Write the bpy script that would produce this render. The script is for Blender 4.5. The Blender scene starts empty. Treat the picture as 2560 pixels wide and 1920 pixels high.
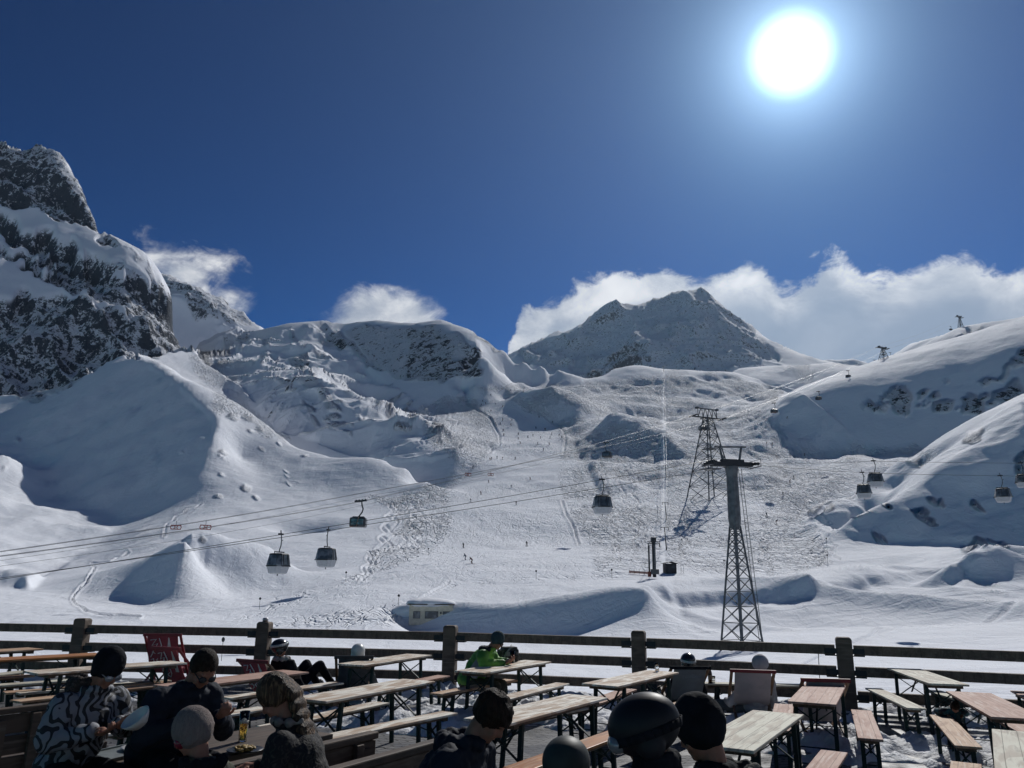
import bpy, bmesh, math, random
import numpy as np
from mathutils import Vector, Matrix
random.seed(7)
R = math.radians
scn = bpy.context.scene
# ------------------------------------------------------------------ camera
CAMH = 2.05
F, PITCH, ROLL = 1907.5, 0.2572, -0.0141
cam = bpy.data.cameras.new('camera'); camo = bpy.data.objects.new('camera', cam)
scn.collection.objects.link(camo); scn.camera = camo
cp, sp, cr, sr = math.cos(PITCH), math.sin(PITCH), math.cos(ROLL), math.sin(ROLL)
Rv, Uv, Fv = Vector((1, 0, 0)), Vector((0, -sp, cp)), Vector((0, cp, sp))
R2, U2 = Rv*cr - Uv*sr, Rv*sr + Uv*cr
m = Matrix((R2, U2, -Fv)).transposed().to_4x4(); m.translation = Vector((0, 0, CAMH))
camo.matrix_world = m
cam.sensor_width = 36; cam.lens = 36*F/2560; cam.clip_start = 0.1; cam.clip_end = 60000
# ------------------------------------------------------------------ world, sun, exposure
SUN_AZ, SUN_EL = R(22.8), R(36.1)
SUND = Vector((math.sin(SUN_AZ)*math.cos(SUN_EL), math.cos(SUN_AZ)*math.cos(SUN_EL), math.sin(SUN_EL)))
scn.view_settings.view_transform = 'Standard'; scn.view_settings.look = 'None'
scn.view_settings.exposure = -0.45; scn.view_settings.gamma = 1
scn.cycles.use_denoising = True; scn.cycles.adaptive_threshold = .03
scn.cycles.max_bounces = 6; scn.cycles.diffuse_bounces = 2; scn.cycles.glossy_bounces = 2
scn.cycles.volume_bounces = 0; scn.cycles.transmission_bounces = 6; scn.cycles.transparent_max_bounces = 8
sl = bpy.data.lights.new('sun', 'SUN'); so = bpy.data.objects.new('sun', sl); scn.collection.objects.link(so)
sl.energy = 4.6; sl.angle = R(0.5); sl.color = (1.0, 0.975, 0.94)
so.rotation_euler = (-SUND).to_track_quat('-Z', 'Y').to_euler()

def img(u, v, src=False):
    """direction (az, tan elev) of a pixel read at 2212x1659 (or 2560x1920)"""
    k = 1.0 if src else 2560/2212
    X = (np.asarray(u, float)*k-1280)/F; Y = (960-np.asarray(v, float)*k)/F
    x = X*cr + Y*sr; y = -X*sr + Y*cr
    dy = cp - y*sp; dz = sp + y*cp
    return np.arctan2(x, dy), dz/np.hypot(x, dy)
def at(u, v, r, src=False):
    a, t = img(u, v, src); a = float(a); t = float(t)
    return Vector((r*math.sin(a), r*math.cos(a), CAMH + t*r))
def onz(u, v, z, src=True):
    a, t = img(u, v, src); r = (z-CAMH)/float(t); a = float(a)
    return Vector((r*math.sin(a), r*math.cos(a), z))
def toD(P):
    """world -> 2212x1659 pixels (numpy)"""
    x = P[..., 0]; y = P[..., 1]; z = P[..., 2]-CAMH
    d = np.maximum(y*cp+z*sp, 1e-3); X = x/d; Y = (-y*sp+z*cp)/d
    Xs = X*cr - Y*sr; Ys = X*sr + Y*cr
    return (1280+F*Xs)*.8640625, (960-F*Ys)*.8640625

# ---- node helpers
def N(nt, typ, **kw):
    n = nt.nodes.new(typ)
    for k, v in kw.items():
        if k.startswith('_'): n.inputs[int(k[1:])].default_value = v
        elif hasattr(n, k): setattr(n, k, v)
        else: n.inputs[k].default_value = v
    return n
def M_(nt, op, a, b=None, c=None, clamp=False):
    n = nt.nodes.new('ShaderNodeMath'); n.operation = op; n.use_clamp = clamp
    for i, x in enumerate((a, b, c)):
        if x is None: continue
        if isinstance(x, (int, float)): n.inputs[i].default_value = x
        else: nt.links.new(x, n.inputs[i])
    return n.outputs[0]
def SS(nt, x, lo, hi, tlo=0.0, thi=1.0):
    n = nt.nodes.new('ShaderNodeMapRange'); n.interpolation_type = 'SMOOTHSTEP'
    nt.links.new(x, n.inputs[0]); n.inputs[1].default_value = lo; n.inputs[2].default_value = hi
    n.inputs[3].default_value = tlo; n.inputs[4].default_value = thi
    return n.outputs[0]
def MIX(nt, f, a, b, blend='MIX'):
    n = nt.nodes.new('ShaderNodeMix'); n.data_type = 'RGBA'; n.blend_type = blend
    for s, x in ((0, f), (6, a), (7, b)):
        if isinstance(x, (int, float)): n.inputs[s].default_value = x
        elif isinstance(x, tuple): n.inputs[s].default_value = (*x, 1) if len(x) == 3 else x
        else: nt.links.new(x, n.inputs[s])
    return n.outputs[2]

def build_world():
    w = bpy.data.worlds.new('World'); scn.world = w; w.use_nodes = True
    nt = w.node_tree; nt.nodes.clear(); L = nt.links.new
    out = N(nt, 'ShaderNodeOutputWorld'); bg = N(nt, 'ShaderNodeBackground'); L(bg.outputs[0], out.inputs[0])
    bg.inputs[1].default_value = 0.08
    sky = N(nt, 'ShaderNodeTexSky', sky_type='NISHITA', sun_disc=False, sun_elevation=SUN_EL, sun_rotation=SUN_AZ,
            altitude=2600, air_density=1.0, dust_density=0.4, ozone_density=3.0)
    tc = N(nt, 'ShaderNodeTexCoord')
    sep = N(nt, 'ShaderNodeSeparateXYZ'); L(tc.outputs['Generated'], sep.inputs[0])
    x, y, z = sep.outputs
    az = M_(nt, 'DEGREES', M_(nt, 'ARCTAN2', x, y)); el = M_(nt, 'DEGREES', M_(nt, 'ARCSINE', z))
    # angle to the sun
    dot = nt.nodes.new('ShaderNodeVectorMath'); dot.operation = 'DOT_PRODUCT'
    L(tc.outputs['Generated'], dot.inputs[0]); dot.inputs[1].default_value = SUND
    ang = M_(nt, 'DEGREES', M_(nt, 'ARCCOSINE', M_(nt, 'MINIMUM', dot.outputs['Value'], 0.99999)))
    # noises on the direction
    def noise(scale, detail, rough, dist=0.0, off=(0, 0, 0), st=(1, 1, 1.6)):
        mp = N(nt, 'ShaderNodeMapping'); L(tc.outputs['Generated'], mp.inputs[0])
        mp.inputs['Location'].default_value = off; mp.inputs['Scale'].default_value = st
        n = N(nt, 'ShaderNodeTexNoise', noise_dimensions='3D'); L(mp.outputs[0], n.inputs[0])
        n.inputs['Scale'].default_value = scale; n.inputs['Detail'].default_value = detail
        n.inputs['Roughness'].default_value = rough; n.inputs['Distortion'].default_value = dist
        return n.outputs[0]
    n1 = M_(nt, 'SUBTRACT', noise(9, 6, .6, .35), .5)
    n2 = M_(nt, 'SUBTRACT', noise(26, 4, .62, .6, (3, 1, 2)), .5)
    n3 = M_(nt, 'SUBTRACT', noise(5, 3, .5, .2, (7, 5, 1)), .5)
    nn = M_(nt, 'ADD', M_(nt, 'MULTIPLY', n1, 1.15), M_(nt, 'MULTIPLY', n2, .75))
    # bank of cloud behind the mountains: height of its top over azimuth
    fc = nt.nodes.new('ShaderNodeFloatCurve')
    L(M_(nt, 'DIVIDE', M_(nt, 'ADD', az, 45), 90, clamp=True), fc.inputs['Value'])
    pts = [(1090, 790), (1112, 700), (1130, 655), (1180, 640), (1250, 608), (1350, 590), (1430, 575), (1510, 592), (1560, 572), (1640, 565),
           (1690, 610), (1740, 570), (1785, 545), (1830, 562), (1870, 590), (1940, 588), (2000, 565), (2060, 545), (2130, 570), (2180, 582), (2230, 570), (2400, 590)]
    cm = fc.mapping; cv = cm.curves[0]
    P = []
    for u, v in pts:
        a, t = img(u, v); P.append(((math.degrees(a)+45)/90, math.degrees(math.atan(t))/40))
    allp = [(0, 0), (P[0][0]-.01, 0)]+P+[(1, P[-1][1])]
    cv.points[0].location = allp[0]; cv.points[1].location = allp[-1]
    for q in allp[1:-1]: cv.points.new(*q)
    cm.update()
    edge = M_(nt, 'MULTIPLY', fc.outputs[0], 40)
    depth = M_(nt, 'SUBTRACT', edge, el)           # degrees below the top of the bank
    d1 = M_(nt, 'ADD', depth, M_(nt, 'MULTIPLY', nn, 4.2))
    bank = SS(nt, d1, -.2, .9)
    dens = bank
    core = SS(nt, M_(nt, 'ADD', depth, M_(nt, 'MULTIPLY', n3, 6.0)), .9, 4.2)
    def blob(u, v, wu, wv, amp, lo, hi):
        a, t = img(u, v); a1, t1 = img(u+wu, v); a2, t2 = img(u, v-wv)
        ca, ce = math.degrees(a), math.degrees(math.atan(t)); wa = math.degrees(a1-a); we = math.degrees(math.atan(t2))-ce
        dx = M_(nt, 'DIVIDE', M_(nt, 'SUBTRACT', az, ca), wa); dy = M_(nt, 'DIVIDE', M_(nt, 'SUBTRACT', el, ce), we)
        q = M_(nt, 'SQRT', M_(nt, 'ADD', M_(nt, 'MULTIPLY', dx, dx), M_(nt, 'MULTIPLY', dy, dy)))
        return SS(nt, M_(nt, 'ADD', M_(nt, 'SUBTRACT', 1.0, q), M_(nt, 'MULTIPLY', nn, amp)), lo, hi)
    for b in ((835, 700, 150, 88, .75, .0, .42), (395, 590, 120, 75, 2.0, .05, 1.0), (500, 650, 95, 55, 2.2, .15, 1.3), (330, 570, 70, 50, 2, .2, 1.3), (450, 575, 50, 45, 2.0, .2, 1.2)):
        dens = M_(nt, 'MAXIMUM', dens, blob(*b))
    # colour of the cloud: bright thin rims, blue grey thick parts
    vary = SS(nt, n1, -.16, .2)
    ccol = MIX(nt, vary, (6.0, 6.8, 8.2), (14.5, 14.6, 14.8))
    ccol = MIX(nt, M_(nt, 'MULTIPLY', core, .85), ccol, (4.2, 5.3, 7.0))
    # deep alpine blue
    hs = N(nt, 'ShaderNodeHueSaturation'); L(sky.outputs[0], hs.inputs['Color'])
    hs.inputs['Saturation'].default_value = 1.5; hs.inputs['Value'].default_value = .78
    gm = N(nt, 'ShaderNodeGamma'); L(MIX(nt, 1.0, hs.outputs[0], (.72, .90, 1.0), 'MULTIPLY'), gm.inputs[0]); gm.inputs[1].default_value = 1.6
    deep = MIX(nt, 1.0, gm.outputs[0], (.03, .64, .38), 'MULTIPLY')
    col = MIX(nt, M_(nt, 'MULTIPLY', dens, .94), deep, ccol)
    halo = M_(nt, 'MULTIPLY', M_(nt, 'POWER', 2.718, M_(nt, 'DIVIDE', ang, -13.0)), 5.6)
    glow = M_(nt, 'MULTIPLY', M_(nt, 'POWER', 2.718, M_(nt, 'DIVIDE', ang, -2.2)), 44)
    disc = SS(nt, ang, 3.2, 1.2, 0, 26)
    tot = M_(nt, 'ADD', M_(nt, 'ADD', halo, glow), disc)
    g = nt.nodes.new('ShaderNodeVectorMath'); g.operation = 'SCALE'; g.inputs[0].default_value = (.62, .82, 1.0)
    L(tot, g.inputs['Scale']); g.inputs[0].default_value = (.50, .74, 1.0)
    add = nt.nodes.new('ShaderNodeVectorMath'); add.operation = 'ADD'; L(col, add.inputs[0]); L(g.outputs[0], add.inputs[1])
    L(add.outputs[0], bg.inputs[0])
build_world()

# ------------------------------------------------------------------ object helpers
def tag(o, label=None, cat=None, group=None, kind=None):
    if label: o['label'] = label
    if cat: o['category'] = cat
    if group: o['group'] = group
    if kind: o['kind'] = kind
    return o
def link(o, parent=None):
    scn.collection.objects.link(o)
    if parent is not None: o.parent = parent
    return o
def empty(name, loc=(0, 0, 0), rz=0.0, sc=1.0):
    o = bpy.data.objects.new(name, None); link(o); o.location = loc; o.rotation_euler = (0, 0, rz); o.scale = (sc, sc, sc)
    o.empty_display_size = .3
    return o
def kids(o): return [c for c in list(scn.collection.objects) if c.parent is o]
def copy_tree(o, parent=None, ch=None):
    if ch is None:
        ch = {}
        for c in scn.collection.objects:
            if c.parent is not None: ch.setdefault(c.parent.name, []).append(c)
    c = o.copy(); scn.collection.objects.link(c); c.parent = parent
    for k in ch.get(o.name, []): copy_tree(k, c, ch)
    return c

# ------------------------------------------------------------------ noise
_rs = np.random.RandomState(3); _perm = _rs.permutation(4096); _val = _rs.rand(4096)*2-1
def vnoise(x, y, seed=0):
    xi = np.floor(x).astype(np.int64); yi = np.floor(y).astype(np.int64); fx = x-xi; fy = y-yi
    fx = fx*fx*fx*(fx*(fx*6-15)+10); fy = fy*fy*fy*(fy*(fy*6-15)+10)
    def h(i, j): return _val[(_perm[(_perm[(i+seed*131) & 4095]+j) & 4095])]
    return (h(xi, yi)*(1-fx)+h(xi+1, yi)*fx)*(1-fy)+(h(xi, yi+1)*(1-fx)+h(xi+1, yi+1)*fx)*fy
def fbm(x, y, o=4, seed=0, g=.5):
    s = 0; a = 1; n = 0
    for i in range(o):
        s = s+a*vnoise(x*2**i+17.3*i, y*2**i-9.1*i, seed+i); n += a; a *= g
    return s/n
def ridged(x, y, o=5, seed=0):
    s = 0; a = 1; n = 0; w = 1
    for i in range(o):
        v = (1-np.abs(vnoise(x*2**i+5.1*i, y*2**i+3.7*i, seed+i)))**2*w
        s = s+a*v; n += a; a *= .55; w = np.clip(v*1.6, 0, 1)
    return s/n
def inpoly(u, v, poly):
    ins = np.zeros(u.shape, bool); n = len(poly)
    for i in range(n):
        x1, y1 = poly[i]; x2, y2 = poly[(i+1) % n]
        c = ((y1 > v) != (y2 > v)) & (u < (x2-x1)*(v-y1)/((y2-y1) or 1e-9)+x1); ins ^= c
    return ins
# ------------------------------------------------------------------ terrain (one sheet, heights interpolated from ridge lines with real distances)
CP = []      # (az, ln r, t)
def addp(u, v, r):
    a, t = img(u, v); CP.append((float(a), math.log(r), float(t)))
def line(pts, step=38, back=None, backdrop=.05, front=None):
    q = []
    for (u0, v0, r0), (u1, v1, r1) in zip(pts[:-1], pts[1:]):
        n = max(1, int(math.hypot(u1-u0, v1-v0)/step))
        for i in range(n): f = i/n; q.append((u0+(u1-u0)*f, v0+(v1-v0)*f, math.exp(math.log(r0)*(1-f)+math.log(r1)*f)))
    q.append(pts[-1])
    for u, v, r in q:
        addp(u, v, r)
        if back:
            a, t = img(u, v); CP.append((float(a), math.log(r*back), float(t)-backdrop))
        if front:    # a cliff foot: same columns, ratio and fall of t
            a, t = img(u, v); CP.append((float(a), math.log(r*front[0]), float(t)-front[1]))
SX, SY = math.sin(SUN_AZ), math.cos(SUN_AZ)
def face(crest, foot, s=1.0, step=24, back=1.03, backdrop=.008, footline=True):
    """crest pixels stand so far behind their foot points that the face between them has slope s along the sun's bearing"""
    if footline:
        line(foot, step)
        for k in range(len(foot)*2-1):
            f = k/2; j = min(int(f), len(foot)-2); f -= j; q = [foot[j][i]*(1-f)+foot[j+1][i]*f for i in range(3)]; a, t = img(q[0], q[1]); CP.append((float(a), math.log(q[2]*.965), float(t)/.965-.002))
    n = len(crest); out = []
    for i, (u, v) in enumerate(crest):
        f = i/(n-1)*(len(foot)-1); j = min(int(f), len(foot)-2); f -= j
        fu, fv, fr = [foot[j][k]*(1-f)+foot[j+1][k]*f for k in range(3)]
        p = at(fu, fv, fr); a, t = img(u, v); a = float(a); t = float(t)
        pz = p.z-CAMH
        r = (pz-s*(p.x*SX+p.y*SY))/(t-s*(math.sin(a)*SX+math.cos(a)*SY))
        out.append((u, v, r))
    line(out, step, back=back, backdrop=backdrop)
    return out
def plane_face(ref, poly, s=.85, step=30):
    """an evenly steep face (slope s down the sun's bearing) through the point ref, filling the outline"""
    gx, gy = s*SX, s*SY; a, t = img(ref[0], ref[1]); a = float(a); t = float(t); r = ref[2]; z0 = t*r-(gx*r*math.sin(a)+gy*r*math.cos(a))
    P = []
    for (u0, v0), (u1, v1) in zip(poly, poly[1:]+poly[:1]):
        n = max(1, int(math.hypot(u1-u0, v1-v0)/(step*.8)))
        for i in range(n): P.append((u0+(u1-u0)*i/n, v0+(v1-v0)*i/n))
    us = [p[0] for p in poly]; vs = [p[1] for p in poly]
    gu, gv = np.meshgrid(np.arange(min(us)+step/2, max(us), step), np.arange(min(vs)+step/2, max(vs), step)); m_ = inpoly(gu, gv, poly)
    P += list(zip(gu[m_], gv[m_]))
    for u, v in P:
        a, t = img(u, v); a = float(a); t = float(t); CP.append((a, math.log(z0/(t-(gx*math.sin(a)+gy*math.cos(a)))), t))
def ztrow(r, z, us=range(-500, 2800, 110)):
    for u in us:
        a, _ = img(u, 1400); CP.append((float(a), math.log(r), z/r))
ztrow(11, -3.0); ztrow(16, -3.1); ztrow(22, -3.3); ztrow(32, -4.1)
line([(-300, 1445, 48), (600, 1448, 46), (1300, 1450, 48), (2500, 1458, 46)], 120)
line([(-300, 1405, 85), (500, 1408, 84), (1000, 1412, 84), (1640, 1412, 88), (2500, 1420, 84)], 110)
# left meadow and left hill
line([(-300, 1365, 118), (300, 1365, 118), (780, 1372, 116)], 100)
line([(-300, 1320, 150), (120, 1322, 150), (300, 1325, 150), (560, 1330, 148)], 80)
line([(-300, 1265, 190), (60, 1278, 185), (180, 1285, 182), (262, 1297, 176)], 60)
line([(-300, 1180, 330), (0, 1190, 330), (50, 1225, 262)], 50)
line([(-300, 1090, 450), (0, 1090, 452), (100, 1105, 450)], 60)
line([(-300, 1000, 520), (-60, 1000, 530), (10, 985, 550)], 60)
line([(-300, 905, 800), (0, 880, 800), (100, 856, 795), (160, 815, 812), (225, 772, 826), (288, 764, 800)], 50)
# sharp ridge right of the shaded bowl
plane_face((428, 1026, 450), [(300, 772), (340, 782), (400, 832), (428, 872), (468, 905), (452, 967), (428, 1026), (384, 1064), (300, 1118), (240, 1128), (110, 1040), (48, 945), (150, 876), (225, 822)], .88)
line([(297, 1132, 418), (187, 1192, 372), (110, 1232, 300), (60, 1268, 215)], 30)
# its lit right flank: broad smooth hill down to the piste
line([(487, 883, 640), (540, 905, 600), (594, 933, 565), (650, 968, 530), (730, 991, 505), (833, 999, 480), (880, 1012, 462), (920, 1038, 430)], 26, back=1.05, backdrop=.03)
line([(520, 990, 500), (600, 1040, 450), (720, 1070, 425), (860, 1075, 405)], 45)
line([(455, 1062, 425), (520, 1110, 378), (640, 1130, 352), (780, 1110, 372), (880, 1100, 375)], 45)
line([(240, 1190, 318), (330, 1165, 318), (400, 1130, 345)], 40)
line([(540, 1165, 300), (640, 1180, 278), (760, 1160, 296), (845, 1140, 312)], 45)
line([(640, 1240, 212), (720, 1235, 212), (800, 1225, 222)], 45)
# knoll with the shaded left side
plane_face((312, 1299, 175), [(407, 1158), (378, 1176), (345, 1203), (302, 1248), (280, 1288), (312, 1299), (365, 1292), (380, 1240)], .9, 20)
line([(412, 1152, 193), (440, 1148, 196), (480, 1155, 200)], 20, back=1.04, backdrop=.014)
line([(516, 1164, 205), (584, 1182, 210), (620, 1215, 206)], 26, back=1.05, backdrop=.02)
line([(500, 1280, 184), (600, 1265, 192)], 30)
line([(400, 1225, 191), (470, 1225, 193), (540, 1230, 194)], 30)
# piste floor
for v, r in ((1300, 152), (1270, 172), (1240, 196), (1205, 236), (1160, 290), (1110, 345), (1060, 412), (1010, 485), (960, 570), (910, 670), (870, 760)):
    lo = {1300: 720, 1270: 780, 1240: 850, 1205: 870, 1160: 880, 1110: 880, 1060: 960, 1010: 1010, 960: 1060, 910: 1040, 870: 1010}[v]
    hi = {1300: 880, 1270: 930, 1240: 1330, 1205: 1620, 1160: 1730, 1110: 1720, 1060: 1700, 1010: 1640, 960: 1270, 910: 1110, 870: 1090}[v]
    line([(lo, v, r), (hi, v, r)], 90)
line([(560, 1335, 140), (700, 1335, 138), (840, 1330, 136)], 90)
# snow bank below the piste, its edge, its shaded face
line([(930, 1272, 168), (1000, 1256, 182), (1200, 1252, 186), (1413, 1252, 186), (1560, 1240, 196), (1700, 1228, 208), (1800, 1212, 224), (1900, 1190, 248), (2000, 1182, 258), (2090, 1190, 250)], 45)
plane_face((1120, 1368, 132), [(880, 1311), (940, 1302), (1100, 1307), (1250, 1291), (1395, 1267), (1395, 1295), (1330, 1330), (1230, 1366), (1120, 1368), (980, 1362), (870, 1350)], .95, 22)
line([(880, 1306, 152), (940, 1296, 152), (1100, 1299, 148), (1250, 1283, 148), (1400, 1258, 152)], 30)
line([(870, 1358, 132), (980, 1369, 128), (1120, 1376, 125), (1230, 1374, 124), (1340, 1345, 126)], 30)
face([(1440, 1265), (1560, 1262), (1750, 1262), (1900, 1235)], [(1440, 1300, 160), (1560, 1292, 166), (1740, 1290, 168), (1880, 1268, 184)], 1.1, 30, back=1.015, backdrop=-.002)
line([(1440, 1345, 140), (1560, 1330, 150), (1640, 1345, 146), (1800, 1330, 152), (2000, 1310, 160), (2212, 1300, 166), (2400, 1300, 168)], 50)
line([(1500, 1385, 112), (1700, 1388, 112), (1950, 1380, 116), (2212, 1375, 120), (2450, 1375, 120)], 80)
# wind-formed spur and lobe on the right
face([(1990, 1248), (2060, 1218), (2105, 1190), (2122, 1172)], [(1970, 1262, 186), (2020, 1268, 184), (2060, 1265, 185), (2085, 1255, 190)], 1.0, 24)
line([(2122, 1172, 222), (2150, 1170, 230), (2212, 1178, 232), (2300, 1170, 236)], 30, back=1.04, backdrop=.015)
line([(2110, 1265, 186), (2212, 1255, 190), (2300, 1250, 192)], 30)
line([(2140, 1215, 222), (2212, 1215, 220), (2300, 1210, 224)], 40)
line([(2000, 1175, 262), (2050, 1180, 262), (2110, 1182, 262), (2187, 1184, 262), (2300, 1180, 262)], 40)
# right hill: two ridges, shaded lobes
line([(1745, 1112, 322), (1800, 1078, 338), (1880, 1045, 352), (1960, 1004, 372), (2030, 965, 394), (2093, 934, 412), (2150, 905, 432), (2212, 880, 452), (2400, 800, 520)], 26, back=1.05, backdrop=.03)
face([(1765, 1108), (1800, 1096), (1860, 1080), (1930, 1050)], [(1750, 1128, 306), (1790, 1138, 302), (1835, 1140, 302), (1880, 1112, 322)], .95, 26, back=1.02, backdrop=-.005)
plane_face((2050, 1183, 262), [(1850, 1113), (1907, 1078), (1960, 1053), (2010, 1031), (2070, 1016), (2160, 976), (2260, 921), (2260, 1180), (2187, 1184), (2050, 1183), (1960, 1170), (1880, 1158), (1843, 1147)], .86)
# big shaded bowl at upper right: foot, edge, crest
plane_face((1894, 972, 585), [(1690, 900), (1710, 868), (1764, 853), (1849, 833), (1916, 833), (1987, 825), (2085, 803), (2169, 767), (2260, 722), (2260, 870), (2155, 914), (2071, 948), (1995, 967), (1894, 972), (1804, 962), (1742, 945)], .88)
line([(1690, 842, 920), (1764, 839, 860), (1793, 828, 865), (1826, 816, 872), (1874, 800, 890), (1944, 789, 915), (2029, 775, 945), (2102, 758, 985), (2160, 737, 1030), (2212, 716, 1060), (2400, 620, 1250)], 30, back=1.06, backdrop=.03)
line([(1660, 1020, 480), (1760, 1040, 450), (1860, 1010, 490), (1950, 985, 530)], 45)
# rock hill behind the crest
line([(1950, 790, 1500), (1985, 770, 1500), (2030, 735, 1500), (2070, 712, 1500), (2096, 707, 1500), (2192, 704, 1500), (2300, 660, 1500)], 26, back=1.08, backdrop=.06)
line([(1985, 800, 1270), (2060, 785, 1270), (2140, 760, 1270), (2230, 720, 1300)], 40)
# middle hill and saddle
line([(1110, 835, 890), (1190, 828, 900), (1274, 822, 930), (1318, 803, 960), (1359, 793, 985), (1390, 793, 990), (1434, 801, 985), (1524, 804, 985), (1590, 803, 985), (1640, 815, 985), (1690, 830, 990), (1720, 836, 1000)], 30, back=1.07, backdrop=.035)
line([(1130, 850, 830), (1200, 850, 830), (1290, 850, 835), (1400, 850, 840), (1500, 860, 830), (1600, 860, 850), (1680, 868, 850)], 45)
line([(1300, 905, 690), (1380, 910, 690), (1480, 930, 640), (1600, 935, 640)], 45)
line([(1300, 985, 530), (1420, 980, 540), (1520, 990, 520), (1600, 985, 530)], 45)
# small mounds on the middle hill, shaded towards us
plane_face((1180, 915, 668), [(1112, 858), (1150, 841), (1195, 850), (1228, 872), (1248, 900), (1225, 918), (1180, 915), (1135, 900), (1110, 880)], .86, 20)
plane_face((1400, 985, 525), [(1318, 893), (1345, 900), (1375, 918), (1415, 942), (1460, 968), (1500, 1003), (1450, 1002), (1400, 985), (1350, 955), (1325, 925)], .86, 20)
# saddle: ridge with a shaded face, more snow hills behind
line([(1593, 797, 1300), (1646, 795, 1320), (1728, 793, 1340), (1782, 789, 1360), (1843, 793, 1380), (1890, 800, 1380), (1960, 800, 1380)], 26, back=1.1, backdrop=.05)
line([(1640, 822, 1160), (1720, 834, 1160), (1800, 826, 1170), (1860, 806, 1200)], 30)
# hill with rocks and the shaded bowl, centre left
line([(578, 713, 1150), (634, 700, 1130), (703, 691, 1110), (734, 696, 1100), (812, 694, 1080), (884, 699, 1035), (920, 699, 1015), (952, 693, 1005), (971, 697, 990), (1015, 714, 960), (1060, 736, 935), (1096, 758, 920), (1171, 782, 905), (1271, 820, 900)], 28, back=1.1, backdrop=.06)
plane_face((927, 873, 760), [(740, 712), (812, 701), (884, 705), (940, 702), (990, 717), (1035, 746), (1058, 790), (1021, 836), (971, 858), (927, 873), (890, 868), (827, 843), (790, 815), (765, 760)], .88)
line([(1021, 838, 830), (1090, 835, 850)], 26)
line([(1085, 800, 840), (1125, 822, 850)], 30)
# rolling slope left of the bowl and the shaded lobe below it
line([(500, 760, 960), (600, 755, 950), (700, 770, 915)], 40)
line([(430, 800, 850), (480, 815, 830), (500, 850, 780), (520, 890, 720), (560, 920, 680), (600, 945, 650)], 34)
plane_face((827, 998, 520), [(518, 824), (587, 812), (646, 814), (703, 833), (760, 880), (850, 920), (930, 950), (980, 972), (912, 998), (827, 999), (765, 995), (703, 985), (634, 950), (605, 925), (555, 880)], .84)
line([(900, 905, 690), (960, 880, 735), (1000, 862, 780), (1040, 905, 690), (1075, 945, 615), (1060, 975, 560)], 26)
# left rock mountain
line([(-500, 60, 1750), (-200, 200, 1600), (-60, 262, 1520), (0, 290, 1500), (50, 298, 1480), (95, 325, 1450), (140, 345, 1420), (165, 385, 1370), (190, 430, 1320), (205, 468, 1290), (214, 488, 1270), (260, 530, 1240), (300, 560, 1215), (340, 600, 1180), (370, 655, 1120), (392, 700, 1070), (404, 745, 1000)], 22, back=1.10, backdrop=.09)
line([(-400, 760, 930), (0, 740, 940), (120, 740, 930), (220, 720, 930), (330, 735, 910)], 60)
line([(-400, 500, 1120), (0, 600, 1060), (100, 600, 1065), (200, 640, 1010), (300, 690, 960)], 60)
line([(-400, 380, 1300), (0, 450, 1270), (80, 460, 1250), (160, 490, 1210)], 60)
line([(330, 800, 800), (400, 790, 860), (450, 780, 900)], 40)
line([(404, 745, 1010), (430, 725, 1150), (470, 712, 1180), (520, 712, 1180), (578, 713, 1160)], 26, back=1.1, backdrop=.05)
# far ridge behind it
line([(250, 530, 2500), (330, 572, 2400), (385, 590, 2400), (440, 617, 2350), (490, 645, 2300), (530, 675, 2250), (560, 700, 2200), (620, 740, 2200)], 24, back=1.1, backdrop=.08)
# big hazy peak
line([(1060, 800, 3750), (1115, 765, 3750), (1168, 737, 3750), (1202, 718, 3750), (1240, 718, 3750), (1268, 684, 3750), (1302, 654, 3750), (1346, 646, 3750), (1409, 653, 3750), (1459, 631, 3750), (1499, 623, 3750), (1524, 625, 3750), (1561, 656, 3750), (1583, 681, 3750), (1614, 703, 3750), (1649, 743, 3750), (1668, 768, 3750), (1724, 789, 3750), (1800, 800, 3750)], 22, back=1.12, backdrop=.10)
line([(1150, 820, 3000), (1300, 825, 2800), (1450, 825, 2750), (1600, 825, 2800), (1750, 820, 3000)], 60)
line([(1240, 790, 3150), (1290, 750, 3300), (1330, 700, 3450)], 40)
line([(1390, 790, 2900), (1385, 730, 3100), (1420, 690, 3400)], 40)
line([(1740, 792, 4800), (1782, 772, 4800), (1843, 770, 4800), (1890, 785, 4800), (1960, 745, 4900), (2050, 725, 5000), (2300, 700, 5000)], 40, back=1.1, backdrop=.05)
for a in np.radians(np.arange(-44, 45, 4)): CP.append((a, math.log(7000), .06)); CP.append((a, math.log(2000), .19 if a > -.2 else .24))

CP = np.array(CP); LS = .62
def rbf_fit(P, t):
    X = np.column_stack([P[:, 0], P[:, 1]*LS])
    d = np.sqrt(((X[:, None]-X[None])**2).sum(2)+.003**2)
    n = len(X); A = np.zeros((n+3, n+3)); A[:n, :n] = d-np.eye(n)*.0012
    Q = np.column_stack([np.ones(n), X]); A[:n, n:] = Q; A[n:, :n] = Q.T
    return X, np.linalg.solve(A, np.concatenate([t, np.zeros(3)]))
RX, RW = rbf_fit(CP, CP[:, 2])
GA = np.radians(np.linspace(-44, 44, 260)); GL = np.linspace(math.log(11), math.log(7200), 1150)
def rbf_eval(a, l):
    o = np.empty(a.size); X = np.column_stack([a.ravel(), l.ravel()*LS]).astype(np.float32); C = RX.astype(np.float32); Wf = RW[:-3].astype(np.float32)
    cc = (C**2).sum(1)
    for i in range(0, len(X), 20000):
        x = X[i:i+20000]; d = np.sqrt(np.maximum((x**2).sum(1)[:, None]+cc-2*x@C.T, 0)+9e-6)
        o[i:i+20000] = d@Wf+RW[-3]+x@RW[-2:].astype(np.float32)
    return o.reshape(a.shape)
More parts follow.
